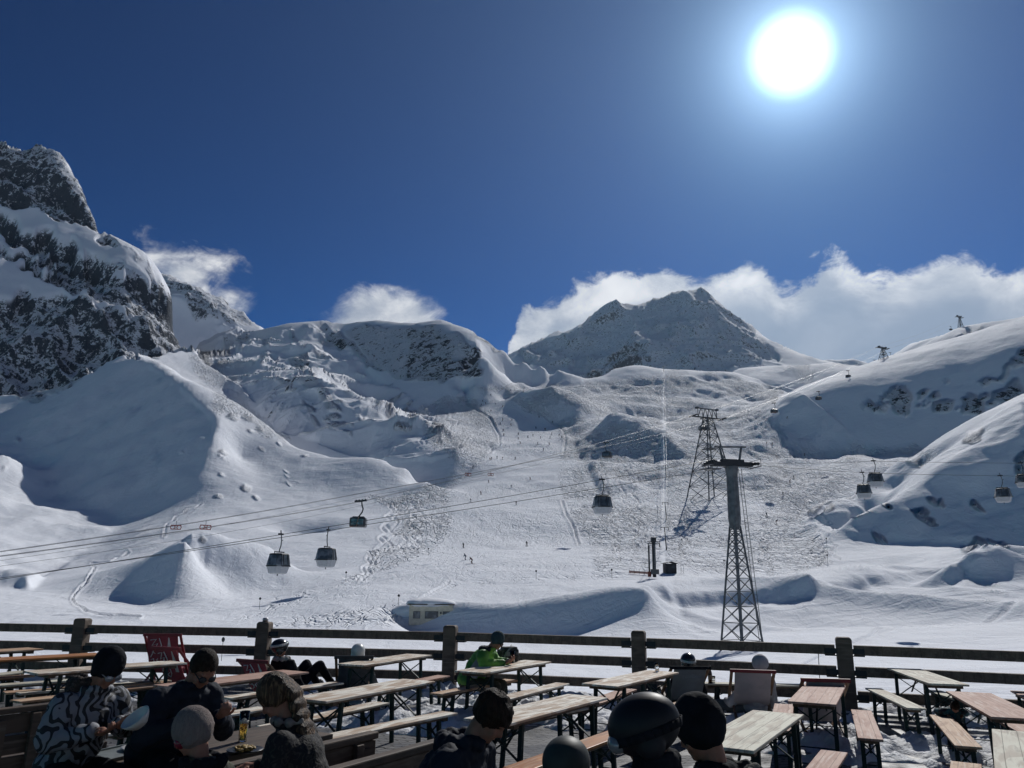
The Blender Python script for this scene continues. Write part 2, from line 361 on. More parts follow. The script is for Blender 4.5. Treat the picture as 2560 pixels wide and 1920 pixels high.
GT = rbf_eval(*np.meshgrid(GA, GL, indexing='ij'))
# a light blur takes the creases off the interpolation
for _ in range(2):
    GT[:, 1:-1] = (GT[:, :-2]+2*GT[:, 1:-1]+GT[:, 2:])/4
def tfield(a, l):
    fa = np.clip((a-GA[0])/(GA[1]-GA[0]), 0, len(GA)-1.001); fl = np.clip((l-GL[0])/(GL[1]-GL[0]), 0, len(GL)-1.001)
    i = fa.astype(int); j = fl.astype(int); x = fa-i; y = fl-j
    return (GT[i, j]*(1-x)+GT[i+1, j]*x)*(1-y)+(GT[i, j+1]*(1-x)+GT[i+1, j+1]*x)*y
NC, NR = 1000, 1080
ca = np.radians(np.linspace(-43, 43, NC))
fine = np.linspace(math.log(12), math.log(7000), 2200)
TT = tfield(*np.meshgrid(ca, fine, indexing='ij'))
w = np.hypot(np.abs(np.diff(TT, axis=1)), .055*np.diff(fine)[None])
for _ in range(30): w[1:-1] = (w[:-2]+2*w[1:-1]+w[2:])/4
cw = np.concatenate([np.zeros((NC, 1)), np.cumsum(w, 1)], 1); cw /= cw[:, -1:]
LL = np.array([np.interp(np.linspace(0, 1, NR), cw[i], fine) for i in range(NC)])
AA = np.repeat(ca[:, None], NR, 1); TV = tfield(AA, LL); RR = np.exp(LL)
XX = RR*np.sin(AA); YY = RR*np.cos(AA); ZZ = CAMH+TV*RR
UD, VD = toD(np.stack([XX, YY, ZZ], -1))
# --- regions (pixels of feature outlines, each limited to its own range of distance)
def rg(ox, oy, k, pts): return [((ox+x/k)*.8640625, (oy+y/k)*.8640625) for x, y in pts]
def soft(mask, n=2):
    m = mask.astype(np.float32)
    for _ in range(n):
        m[1:-1] = (m[:-2]+2*m[1:-1]+m[2:])/4; m[:, 1:-1] = (m[:, :-2]+2*m[:, 1:-1]+m[:, 2:])/4
    return m
jx = fbm(UD/26, VD/26, 3, 40)*16; jy = fbm(UD/26, VD/26, 3, 60)*16
def reg(poly, r0, r1, jit=1.0): return inpoly(UD+jx*jit, VD+jy*jit, poly) & (RR > r0) & (RR < r1)
rock = np.zeros(RR.shape, np.float32)
def addrock(poly, r0, r1, val=1.0, jit=1.0):
    global rock
    rock = np.maximum(rock, soft(reg(poly, r0, r1, jit), 2)*val)
addrock([(-600, 0), (0, 250), (60, 280), (130, 320), (215, 460), (216, 492), (255, 520), (320, 570), (410, 690), (420, 750), (340, 765), (290, 775), (235, 765), (190, 800), (150, 835), (90, 868), (0, 850), (-600, 870)], 640, 1900, .80)
snowband = np.maximum.reduce([soft(reg(p, 640, 1900, 1.7), 2) for p in (
    [(-100, 400), (0, 432), (60, 432), (130, 462), (205, 492), (260, 525), (320, 585), (345, 622), (280, 590), (200, 545), (110, 500), (0, 462), (-100, 430)],
    [(-100, 520), (0, 535), (50, 560), (130, 612), (230, 645), (285, 668), (220, 662), (130, 640), (70, 620), (0, 645), (-100, 600)],
    [(230, 560), (285, 590), (300, 612), (250, 592)], 
    [(-100, 500), (0, 505), (60, 520), (130, 560), (60, 545), (0, 528), (-100, 520)])])
rock *= 1-snowband
ghost = rock.copy()
addrock([(330, 560), (440, 605), (575, 700), (520, 700), (420, 665), (350, 625)], 2000, 2700, .75)
R2_ = lambda p: rg(560, 760, 2.765, p)
addrock(R2_([(1290, 150), (1450, 150), (1550, 250), (1560, 340), (1780, 400), (1740, 480), (1600, 500), (1480, 540), (1300, 510), (1250, 430), (1260, 300)]), 780, 1200, 1)
addrock(R2_([(700, 180), (900, 260), (1000, 380), (1130, 450), (1000, 430), (900, 330), (800, 290), (690, 220)]), 780, 1200, .9)
addrock(R2_([(980, 180), (1150, 250), (1200, 420), (1100, 380), (1000, 300)]), 780, 1200, .45)
addrock(R2_([(1690, 180), (1800, 170), (1960, 315), (1940, 340), (1800, 260)]), 900, 1200, 1)
addrock(R2_([(450, 350), (560, 350), (650, 450), (560, 470), (460, 400)]), 700, 1200, .9)
addrock(R2_([(610, 330), (690, 340), (760, 420), (700, 400)]), 700, 1200, .9)
addrock(R2_([(560, 160), (700, 110), (780, 130), (720, 160)]), 900, 1200, .6)
addrock(R2_([(330, 490), (520, 500), (700, 560), (760, 620), (640, 600), (480, 540), (360, 510)]), 600, 900, .62)
for cx, cy, s in ((600, 730, 40), (640, 800, 40), (720, 740, 30), (790, 800, 60), (850, 830, 35), (740, 670, 50), (1100, 700, 40), (680, 620, 35), (940, 780, 35), (790, 650, 25), (1390, 850, 20), (120, 240, 50), (200, 240, 45), (280, 280, 40), (320, 360, 40), (30, 220, 45), (90, 460, 40), (1020, 550, 16), (490, 200, 22), (570, 320, 14)):
    addrock(R2_([(cx-s, cy-s*.4), (cx, cy-s*.7), (cx+s, cy-s*.1), (cx+s*.7, cy+s*.5), (cx, cy+s*.3)]), 560, 1200, .78, 1.4)
R4_ = lambda p: rg(1860, 600, 3.073, p)
for p in ([(930, 1310), (1010, 1240), (1060, 1220), (1090, 1290), (1030, 1320)], [(1075, 1160), (1200, 1105), (1300, 1250), (1270, 1340), (1150, 1310), (1080, 1210)],
          [(1350, 1180), (1460, 1180), (1440, 1260), (1370, 1260)], [(1480, 1250), (1560, 1220), (1640, 1290), (1560, 1320), (1480, 1300)], [(1660, 1350), (1740, 1230), (1840, 1230), (1850, 1340), (1750, 1350)],
          [(1860, 1270), (2000, 1150), (2100, 1120), (2180, 1180), (2100, 1250), (1900, 1290)], [(1820, 1140), (1990, 1000), (2180, 860), (2180, 940), (2020, 1040), (1860, 1140)], [(1560, 1080), (1590, 1080), (1590, 1110)]):
    addrock(R4_(p), 600, 1100, 1.0, 1.5)
addrock(R4_([(1480, 880), (1560, 760), (1600, 740), (1760, 670), (1900, 690), (1850, 740), (1750, 800), (1600, 860)]), 1250, 1700, .85)
addrock(R4_([(1850, 740), (2060, 680), (2170, 640), (2170, 700), (2000, 720), (1900, 760)]), 1250, 1700, .8)
addrock(R4_([(300, 980), (480, 970), (560, 1000), (480, 1100), (380, 1030)]), 1150, 1500, .5)
R8_ = lambda p: rg(1960, 1000, 2.592, p)
for p in ([(1140, 265), (1200, 200), (1300, 190), (1240, 250)], [(840, 730), (870, 700), (960, 760), (970, 800), (900, 790)], [(950, 650), (1000, 610), (1010, 670)], [(1220, 600), (1260, 620), (1300, 670), (1230, 640)],
          [(1480, 340), (1600, 280), (1650, 450), (1500, 440)], [(165, 745), (230, 680), (310, 630), (330, 640), (240, 710), (190, 740)], [(780, 430), (830, 400), (915, 360), (925, 375), (840, 410)], [(440, 770), (450, 735), (560, 725), (470, 750)], [(640, 690), (660, 660), (700, 690), (670, 700)],
          [(1130, 990), (1250, 925), (1330, 925), (1430, 945), (1470, 965), (1380, 945), (1240, 945), (1180, 985)], [(560, 900), (590, 885), (660, 900), (640, 915)]):
    addrock(R8_(p), 150, 700, .95, .8)
peak = [(1110, 760), (1170, 730), (1240, 712), (1268, 680), (1302, 645), (1500, 610), (1530, 615), (1620, 700), (1680, 770), (1600, 800), (1270, 820)]
addrock(peak, 2500, 4600, .66)
addrock([(745, 716), (812, 705), (884, 708), (940, 705), (990, 722), (1030, 752), (1038, 785), (984, 815), (890, 818), (820, 790)], 760, 1150, .68)
R3_ = lambda p: rg(1200, 600, 2.765, p)
addrock(R3_([(1050, 670), (1180, 720), (1190, 790), (1110, 880), (960, 930), (800, 980), (720, 960), (850, 830), (950, 740)]), 2500, 4600, 1.0)
addrock(R3_([(740, 530), (850, 440), (990, 420), (1000, 560), (930, 640), (760, 620)]), 2500, 4600, .7)
addrock(R3_([(480, 810), (560, 730), (720, 640), (640, 740), (520, 820)]), 2500, 4600, .8)
addrock(R3_([(1480, 450), (1560, 350), (1620, 500), (1550, 660), (1480, 600)]), 2500, 4600, .6)
# scattered small rocks on the smooth left hill
for cx, cy, s in ((1540, 355, 32), (1515, 395, 16), (1545, 412, 12), (1815, 325, 26), (1740, 210, 14), (1620, 120, 40), (1500, 650, 24), (1530, 515, 16), (100, 305, 22), (1925, 300, 14), (2110, 375, 20), (1720, 130, 36), (1800, 190, 30), (1400, 965, 18), (20, 495, 12), (1250, 345, 8), (1770, 665, 22), (1700, 600, 34), (1990, 480, 10), (1985, 530, 10), (2000, 575, 10)):
    addrock(rg(0, 1000, 2.765, [(cx-s, cy), (cx, cy-s*.5), (cx+s, cy), (cx+s*.4, cy+s*.45)]), 180, 700, .85, .5)
# --- skied and groomed snow
tr_poly = [(1000, 850), (1100, 838), (1280, 825), (1560, 806), (1700, 838), (1640, 880), (1700, 930), (1800, 970), (1990, 968), (2060, 960), (1950, 1000), (1830, 1060), (1750, 1105), (1745, 1130), (1790, 1180), (1800, 1205), (1740, 1225), (1560, 1235), (1400, 1245), (1240, 1248), (960, 1262), (900, 1290), (850, 1345), (480, 1350), (600, 1302), (735, 1262), (800, 1240), (805, 1195), (870, 1140), (840, 1090), (790, 1075), (900, 1062), (1000, 1010), (950, 960), (900, 890)]
track = soft(inpoly(UD+jx*.9, VD+jy*.9, tr_poly) & (RR < 1100) & (RR > 120), 9)
track *= np.clip(RR/330, .4, 1)
gully = soft(reg([(440, 760), (560, 790), (520, 840), (600, 930), (640, 960), (560, 930), (470, 880), (420, 800), (400, 760)], 500, 1100), 3)*.7
track = np.maximum(track, gully)
piste_poly = [(1005, 848), (1090, 845), (1105, 870), (1200, 915), (1222, 960), (1205, 1040), (1240, 1120), (1270, 1160), (1290, 1245), (960, 1262), (880, 1300), (560, 1345), (480, 1350), (735, 1264), (880, 1220), (945, 1180), (975, 1130), (972, 1060), (1040, 1000), (1082, 950), (1070, 910)]
piste = soft(inpoly(UD+jx*.25, VD+jy*.25, piste_poly) & (RR < 1000) & (RR > 120), 4)
liftlane = soft(inpoly(UD, VD, [(1431, 800), (1438, 800), (1441, 1240), (1426, 1240)]) & (RR < 1050) & (RR > 150), 1)
# --- small relief
near = np.clip(RR/60, 0, 1)
h = fbm(XX/70, YY/70, 3, 5)*2.2*np.clip(RR/400, .1, 1)
bowl = soft(reg([(20, 930), (300, 770), (428, 872), (470, 905), (428, 1026), (60, 1270), (-300, 1200)], 200, 900, 0), 5)
h += bowl*fbm(XX/38, YY/60, 4, 71)*4.5
h += fbm(XX/22, YY/22, 3, 9)*.75*np.clip(RR/250, .12, 1.3)
h += fbm(XX/7, YY/9, 3, 12)*.16*near
rolling = soft(reg([(400, 700), (580, 715), (700, 700), (777, 780), (890, 868), (1000, 960), (980, 990), (830, 998), (600, 930), (520, 830), (430, 770)], 500, 1250, 0), 4)
rw = np.clip(rock, 0, 1)
lobe = soft(reg([(510, 820), (590, 805), (650, 808), (710, 830), (770, 880), (860, 920), (985, 975), (912, 1003), (765, 998), (600, 930)], 450, 900, 0), 5)
h += rolling*(ridged(XX/75, YY/60, 4, 31)-.45)*(17-5*lobe)
rr2 = ridged(XX/30, YY/26, 4, 35); h += rolling*(rr2-.45)*5.5
rock = np.maximum(rock, rolling*np.clip((rr2-.60)/.12, 0, 1)*np.clip(fbm(XX/90, YY/90, 3, 36)*2+.45, 0, 1)*.72)
rightroll = soft(reg([(1740, 1110), (2212, 870), (2260, 1180), (1850, 1160)], 240, 640, 0), 4)
h += rightroll*fbm(XX/40, YY/30, 4, 33)*5
drift = soft(reg([(1440, 1255), (1900, 1210), (2300, 1180), (2300, 1340), (1500, 1370)], 100, 260, 0), 5)
h += drift*(ridged((XX*.8+YY*.6)/26, (YY*.8-XX*.6)/70, 3, 37)-.5)*3.4
midroll = soft(reg([(1110, 850), (1560, 806), (1720, 850), (1900, 980), (1700, 1060), (1300, 1060), (1240, 950)], 400, 1000, 0), 4)
h += midroll*(fbm(XX/60, YY/60, 4, 41)*8+fbm(XX/24, YY/24, 3, 43)*2.6)
big = ridged(XX/150, YY/150, 6, 21)-.5; sm = ridged(XX/42, YY/42, 5, 27)-.68
lm = soft(reg([(-600, 0), (0, 250), (60, 280), (216, 492), (410, 690), (420, 750), (290, 775), (0, 860), (-600, 870)], 640, 1900, 0), 4)
strat = ridged((XX*.5+ZZ*.9)/46, (YY-XX*.3)/120, 5, 91)-.5
h += lm*big*56*(.12+.88*rw) + lm*rw*strat*46 + lm*rw*(ridged((XX*.6+ZZ*.8)/17, (YY-XX*.2)/40, 4, 95)-.5)*11 + rw*sm*np.where(RR < 700, 1.0, np.where(RR > 1300, 14.0, 4.0)+11*lm)*(1-.0*lm)
far = soft((RR > 2000), 4)
h += far*big*(46*rw+14)*(RR > 2500) + far*(RR <= 2600)*big*45
# crag teeth: fine sharp steps where there is rock
h += rw*(ridged(XX/14+ZZ/30, YY/14, 4, 51)-.68)*np.where(RR < 700, .4, 2.0+5*lm)
ZZ2 = ZZ+h
# drop ring, lateral pit
def pit(u, v, r, rad, dep):
    global ZZ2
    p = at(u, v, r); ZZ2 = ZZ2-dep*np.exp(-((XX-p.x)**2+(YY-p.y)**2)/rad**2)
pit(665, 1118, 345, 13, 7.0)
# piste edges: little banked ledges
def groove(lines, wd, dep, r0, r1):
    global ZZ2
    d = np.full(XX.shape, 99.0)
    for pts in lines:
        for (u0, v0), (u1, v1) in zip(pts[:-1], pts[1:]):
            mk_ = (UD > min(u0, u1)-8) & (UD < max(u0, u1)+8) & (VD > min(v0, v1)-8) & (VD < max(v0, v1)+8) & (RR > r0) & (RR < r1)
            if not mk_.any(): continue
            U, V = UD[mk_]-u0, VD[mk_]-v0; dx, dy = u1-u0, v1-v0; f = np.clip((U*dx+V*dy)/(dx*dx+dy*dy), 0, 1); d[mk_] = np.minimum(d[mk_], np.hypot(U-f*dx, V-f*dy))
    ZZ2 = ZZ2-dep*np.exp(-(d/wd)**2)+dep*.5*np.exp(-((d-wd*2)/wd)**2)
R5_ = lambda p: rg(0, 1000, 2.765, p)
groove([R5_([(1390, 705), (1350, 740), (1300, 755), (1270, 790), (1215, 805), (1195, 850), (1150, 870), (1135, 930)]), R5_([(890, 1030), (850, 1060), (810, 1070), (770, 1105), (640, 1105)]),
        R5_([(640, 1130), (655, 1165), (610, 1230), (600, 1260), (545, 1300), (500, 1360), (520, 1420), (600, 1470), (720, 1490), (970, 1500)])], 1.6, .55, 120, 600)
groove([rg(1920, 1520, 3.456, [(2212, 10), (1900, 80), (1720, 150), (1450, 180), (1200, 190), (900, 260), (740, 310), (540, 390), (310, 485)]), rg(1920, 1520, 3.456, [(1100, 185), (950, 215), (870, 270), (740, 310)])], 1.8, .3, 30, 220)
groove([rg(700, 1060, 2.765, [(1170, 1090), (1060, 1150), (930, 1240), (800, 1320), (600, 1400)]), rg(700, 1060, 2.765, [(720, 860), (710, 890), (680, 905), (670, 935), (650, 960), (662, 1000)])], 1.8, .4, 100, 320)
groove([rg(1200, 600, 2.765, [(300, 1180), (450, 1215), (540, 1270), (590, 1330), (590, 1400), (575, 1480)]), [(1214, 1080), (1222, 1110), (1240, 1140), (1255, 1180)], rg(560, 760, 2.765, [(1620, 640), (1750, 740), (1850, 810), (1905, 900), (1905, 980), (1830, 1030)])], 2.0, .9, 280, 900)
tr_ = random.Random(12); swing = []
for (u0, v0, u1, v1, amp, n_) in ((1790, 1120, 1760, 1215, 11, 4), (1760, 1085, 1795, 1205, 14, 4), (1700, 1000, 1740, 1110, 8, 3), (1640, 905, 1760, 1010, 5, 4), (1600, 880, 1700, 985, 5, 4), (1560, 930, 1660, 1010, 5, 3), (1500, 880, 1580, 930, 5, 3), (1330, 850, 1380, 905, 5, 3),
        (850, 1085, 820, 1180, 8, 4), (880, 1075, 850, 1200, 7, 5), (905, 1080, 900, 1190, 7, 5), (820, 1190, 790, 1255, 7, 3), (1290, 1010, 1330, 1190, 8, 6), (1340, 1000, 1390, 1180, 8, 6), (960, 890, 1000, 960, 6, 4), (930, 900, 900, 960, 6, 3), (640, 760, 560, 840, 6, 4), (470, 770, 520, 850, 5, 4), (1480, 1100, 1470, 1200, 9, 3), (1650, 1100, 1640, 1210, 9, 4)):
    for rep_ in range(2):
        ph_ = tr_.uniform(0, 6.28); du = tr_.uniform(-14, 14); m2_ = 26
        swing.append([(u0+(u1-u0)*k/m2_+du+amp*tr_.uniform(.8, 1.1)*math.sin(ph_+k/m2_*n_*6.28), v0+(v1-v0)*k/m2_) for k in range(m2_+1)])
groove(swing, 1.7, .5, 120, 1050)
verts = np.stack([XX, YY, ZZ2], -1).reshape(-1, 3)
idx = np.arange(NC*NR).reshape(NC, NR)
quads = np.stack([idx[:-1, :-1], idx[1:, :-1], idx[1:, 1:], idx[:-1, 1:]], -1).reshape(-1, 4)
def grid_mesh(name, verts, quads):
    me = bpy.data.meshes.new(name); me.vertices.add(len(verts)); me.vertices.foreach_set('co', verts.astype(np.float32).ravel())
    me.loops.add(quads.size); me.loops.foreach_set('vertex_index', quads.astype(np.int32).ravel())
    me.polygons.add(len(quads)); me.polygons.foreach_set('loop_start', np.arange(0, quads.size, 4, dtype=np.int32)); me.polygons.foreach_set('loop_total', np.full(len(quads), 4, np.int32))
    me.polygons.foreach_set('use_smooth', np.ones(len(quads), bool)); me.update(calc_edges=True); return me
me = grid_mesh('snow_mountains', verts, quads)
for nm, arr in (('rock', rock), ('track', track), ('piste', piste), ('lane', liftlane)):
    at_ = me.attributes.new(nm, 'FLOAT', 'POINT'); at_.data.foreach_set('value', arr.astype(np.float32).ravel())
terrain = bpy.data.objects.new('snow_mountains', me); link(terrain); tag(terrain, 'snow-covered mountain slopes with grey rock faces and ski pistes', None, None, 'structure')
def ground_at(x, y):
    """height of the finished sheet"""
    a = math.atan2(x, y); r = math.hypot(x, y); i = (a-ca[0])/(ca[1]-ca[0]); i0 = int(i); f = i-i0
    z = 0
    for k, wgt in ((i0, 1-f), (i0+1, f)): z += wgt*np.interp(r, RR[k], ZZ2[k])
    return float(z)
def ground_uv(u, v, r0, r1, src=False):
    """first hit of the sight line with the sheet between r0 and r1"""
    a, t = img(u, v, src); a = float(a); t = float(t); i = int((a-ca[0])/(ca[1]-ca[0])+.5)
    rr = np.geomspace(r0, r1, 3000); zz = np.interp(rr, RR[i], ZZ2[i]); k = np.argmax(zz >= CAMH+t*rr)
    if zz[k] < CAMH+t*rr[k]: k = np.argmin(np.abs(zz-CAMH-t*rr))
    r = rr[k]; return Vector((r*math.sin(a), r*math.cos(a), zz[k]))

def snow_material():
    m = bpy.data.materials.new('mountain_snow'); m.use_nodes = True; nt = m.node_tree; nt.nodes.clear(); L = nt.links.new
    out = N(nt, 'ShaderNodeOutputMaterial'); b = N(nt, 'ShaderNodeBsdfPrincipled'); L(b.outputs[0], out.inputs[0])
    geo = N(nt, 'ShaderNodeNewGeometry'); tc = N(nt, 'ShaderNodeTexCoord'); P = tc.outputs['Object']
    def attr(n): a = N(nt, 'ShaderNodeAttribute', attribute_name=n); return a.outputs['Fac']
    def noise(scale, det=4, rough=.55, dist=0, st=(1, 1, 1)):
        mp = N(nt, 'ShaderNodeMapping'); L(P, mp.inputs[0]); mp.inputs['Scale'].default_value = st
        n = N(nt, 'ShaderNodeTexNoise'); L(mp.outputs[0], n.inputs[0]); n.inputs['Scale'].default_value = scale; n.inputs['Detail'].default_value = det
        n.inputs['Roughness'].default_value = rough; n.inputs['Distortion'].default_value = dist; return n.outputs[0]
    rk, trk, pst, lane = attr('rock'), attr('track'), attr('piste'), attr('lane')
    sep = N(nt, 'ShaderNodeSeparateXYZ'); L(geo.outputs['Normal'], sep.inputs[0]); nz = sep.outputs[2]
    big = noise(.022, 6, .62, .3); mid = noise(.105, 7, .74, .6, (1, 1, .55)); fine = noise(.38, 4, .7)
    # rock shows through where the outline is rocky, the face is steep and the noise allows
    s = M_(nt, 'ADD', M_(nt, 'MULTIPLY', rk, .74), M_(nt, 'MULTIPLY', M_(nt, 'SUBTRACT', mid, .5), 3.8))
    s = M_(nt, 'ADD', s, M_(nt, 'MULTIPLY', M_(nt, 'SUBTRACT', fine, .5), 1.8))
    s = M_(nt, 'ADD', s, M_(nt, 'MULTIPLY', M_(nt, 'SUBTRACT', .72, nz), 1.5))
    rf = M_(nt, 'MULTIPLY', SS(nt, s, .70, .98), SS(nt, rk, .04, .28))
    rcol = MIX(nt, fine, (.028, .038, .056), (.10, .118, .145))
    scol = MIX(nt, big, (.75, .79, .855), (.83, .855, .90))
    L(MIX(nt, rf, scol, rcol), b.inputs['Base Color'])
    b.inputs['Roughness'].default_value = .62
    L(MIX(nt, rf, (.85, .85, .85), (.9, .9, .9)), b.inputs['Roughness'])
    b.inputs['Specular IOR Level'].default_value = .12
    # relief: ski tracks, moguls, groomed cord, wind crust
    mp = N(nt, 'ShaderNodeMapping'); L(P, mp.inputs[0]); mp.inputs['Scale'].default_value = (1, .45, .45)
    wob = N(nt, 'ShaderNodeTexNoise'); L(mp.outputs[0], wob.inputs[0]); wob.inputs['Scale'].default_value = .10; wob.inputs['Detail'].default_value = 3
    mv = nt.nodes.new('ShaderNodeVectorMath'); mv.operation = 'MULTIPLY_ADD'; L(wob.outputs['Color'], mv.inputs[0]); mv.inputs[1].default_value = (14, 8, 4); L(mp.outputs[0], mv.inputs[2])
    vo = N(nt, 'ShaderNodeTexNoise'); L(mv.outputs[0], vo.inputs[0]); vo.inputs['Scale'].default_value = .27; vo.inputs['Detail'].default_value = 1.5
    vo2 = N(nt, 'ShaderNodeTexNoise'); L(mv.outputs[0], vo2.inputs[0]); vo2.inputs['Scale'].default_value = .55; vo2.inputs['Detail'].default_value = 1.5
    ab = lambda q: M_(nt, 'ABSOLUTE', M_(nt, 'SUBTRACT', q, .5))
    gro = M_(nt, 'ADD', SS(nt, ab(vo.outputs[0]), 0, .05), M_(nt, 'MULTIPLY', SS(nt, ab(vo2.outputs[0]), 0, .06), .7))
    mog = noise(.22, 5, .6, .8, (1, .6, 1))
    patchy = SS(nt, noise(.016, 3, .6, .4), .36, .60, .25, 1.25)
    trkh = M_(nt, 'MULTIPLY', M_(nt, 'ADD', M_(nt, 'MULTIPLY', M_(nt, 'SUBTRACT', gro, 1.35), .8), M_(nt, 'MULTIPLY', M_(nt, 'SUBTRACT', mog, .5), 2.6)), M_(nt, 'MULTIPLY', M_(nt, 'MULTIPLY', trk, patchy), M_(nt, 'SUBTRACT', 1.0, M_(nt, 'MULTIPLY', pst, .84))))
    hgt = M_(nt, 'ADD', M_(nt, 'MULTIPLY', trkh, 1.5), M_(nt, 'ADD', M_(nt, 'MULTIPLY', noise(.42, 6, .66, .6, (1, .45, 1)), .42), M_(nt, 'MULTIPLY', noise(.09, 5, .62, 1.2, (.5, 1.6, 1)), .5)))
    hgt = M_(nt, 'ADD', hgt, M_(nt, 'MULTIPLY', M_(nt, 'ADD', mid, M_(nt, 'MULTIPLY', fine, .6)), M_(nt, 'MULTIPLY', rk, 9.0)))
    hgt = M_(nt, 'MULTIPLY', hgt, M_(nt, 'SUBTRACT', 1.0, M_(nt, 'MULTIPLY', lane, .9)))
    bp = N(nt, 'ShaderNodeBump'); bp.inputs['Strength'].default_value = .85; bp.inputs['Distance'].default_value = 1.0
    L(hgt, bp.inputs['Height']); L(bp.outputs[0], b.inputs['Normal'])
    return m
MSNOW = snow_material(); me.materials.append(MSNOW)
# low valley floor far round, so the land goes on beyond the sheet
bm = bmesh.new(); bmesh.ops.create_circle(bm, cap_ends=True, segments=96, radius=7300)
m2 = bpy.data.meshes.new('valley_floor'); bm.to_mesh(m2); bm.free(); vf = bpy.data.objects.new('valley_floor', m2); link(vf); vf.location = (0, 0, -16); m2.materials.append(MSNOW); vf['kind'] = 'structure'
# ------------------------------------------------------------------ haze
bm = bmesh.new(); bmesh.ops.create_cube(bm, size=1); hm = bpy.data.meshes.new('haze'); bm.to_mesh(hm); bm.free()
hz = bpy.data.objects.new('haze', hm); link(hz); hz.scale = (14640, 14640, 1500); hz.location = (0, 0, 750-17.5); hz['kind'] = 'stuff'; hz['label'] = 'thin bluish air haze over the far mountains'
zmx = float(ZZ2.max())+30; hz.scale.z = zmx+17.5; hz.location.z = (zmx-17.5)/2
mh = bpy.data.materials.new('haze_air'); mh.use_nodes = True; nt = mh.node_tree; nt.nodes.clear(); o_ = N(nt, 'ShaderNodeOutputMaterial'); v_ = N(nt, 'ShaderNodeVolumePrincipled')
v_.inputs['Color'].default_value = (.62, .80, 1, 1); v_.inputs['Density'].default_value = .000015; v_.inputs['Anisotropy'].default_value = .35
nt.links.new(v_.outputs[0], o_.inputs['Volume']); hm.materials.append(mh)
# ------------------------------------------------------------------ materials for objects
MATS = {}
def mat(name, col, rough=.6, metal=0.0, col2=None, scale=8, bump=0.0, spec=.4, stretch=(1, 1, 1), emit=None, alpha=None, trans=0, lo=.35, hi=.65, detail=4, bscale=None, dist=0.0, coord='Object'):
    if name in MATS: return MATS[name]
    m = bpy.data.materials.new(name); m.use_nodes = True; nt = m.node_tree; L = nt.links.new; b = nt.nodes['Principled BSDF']
    b.inputs['Base Color'].default_value = (*col, 1); b.inputs['Roughness'].default_value = rough; b.inputs['Metallic'].default_value = metal
    b.inputs['Specular IOR Level'].default_value = spec; b.inputs['Transmission Weight'].default_value = trans
    tc = N(nt, 'ShaderNodeTexCoord'); mp = N(nt, 'ShaderNodeMapping'); L(tc.outputs[coord], mp.inputs[0]); mp.inputs['Scale'].default_value = stretch
    if col2 is None: col2 = tuple(c*.72 for c in col)
    n = N(nt, 'ShaderNodeTexNoise'); L(mp.outputs[0], n.inputs[0]); n.inputs['Scale'].default_value = scale; n.inputs['Detail'].default_value = detail; n.inputs['Distortion'].default_value = dist
    L(MIX(nt, SS(nt, n.outputs[0], lo, hi), tuple(col), tuple(col2)), b.inputs['Base Color'])
    if bump:
        n2 = N(nt, 'ShaderNodeTexNoise'); L(mp.outputs[0], n2.inputs[0]); n2.inputs['Scale'].default_value = bscale or scale*3; n2.inputs['Detail'].default_value = 3
        bp = N(nt, 'ShaderNodeBump'); bp.inputs['Distance'].default_value = .02; bp.inputs['Strength'].default_value = bump; L(n2.outputs[0], bp.inputs['Height']); L(bp.outputs[0], b.inputs['Normal'])
    MATS[name] = m; return m
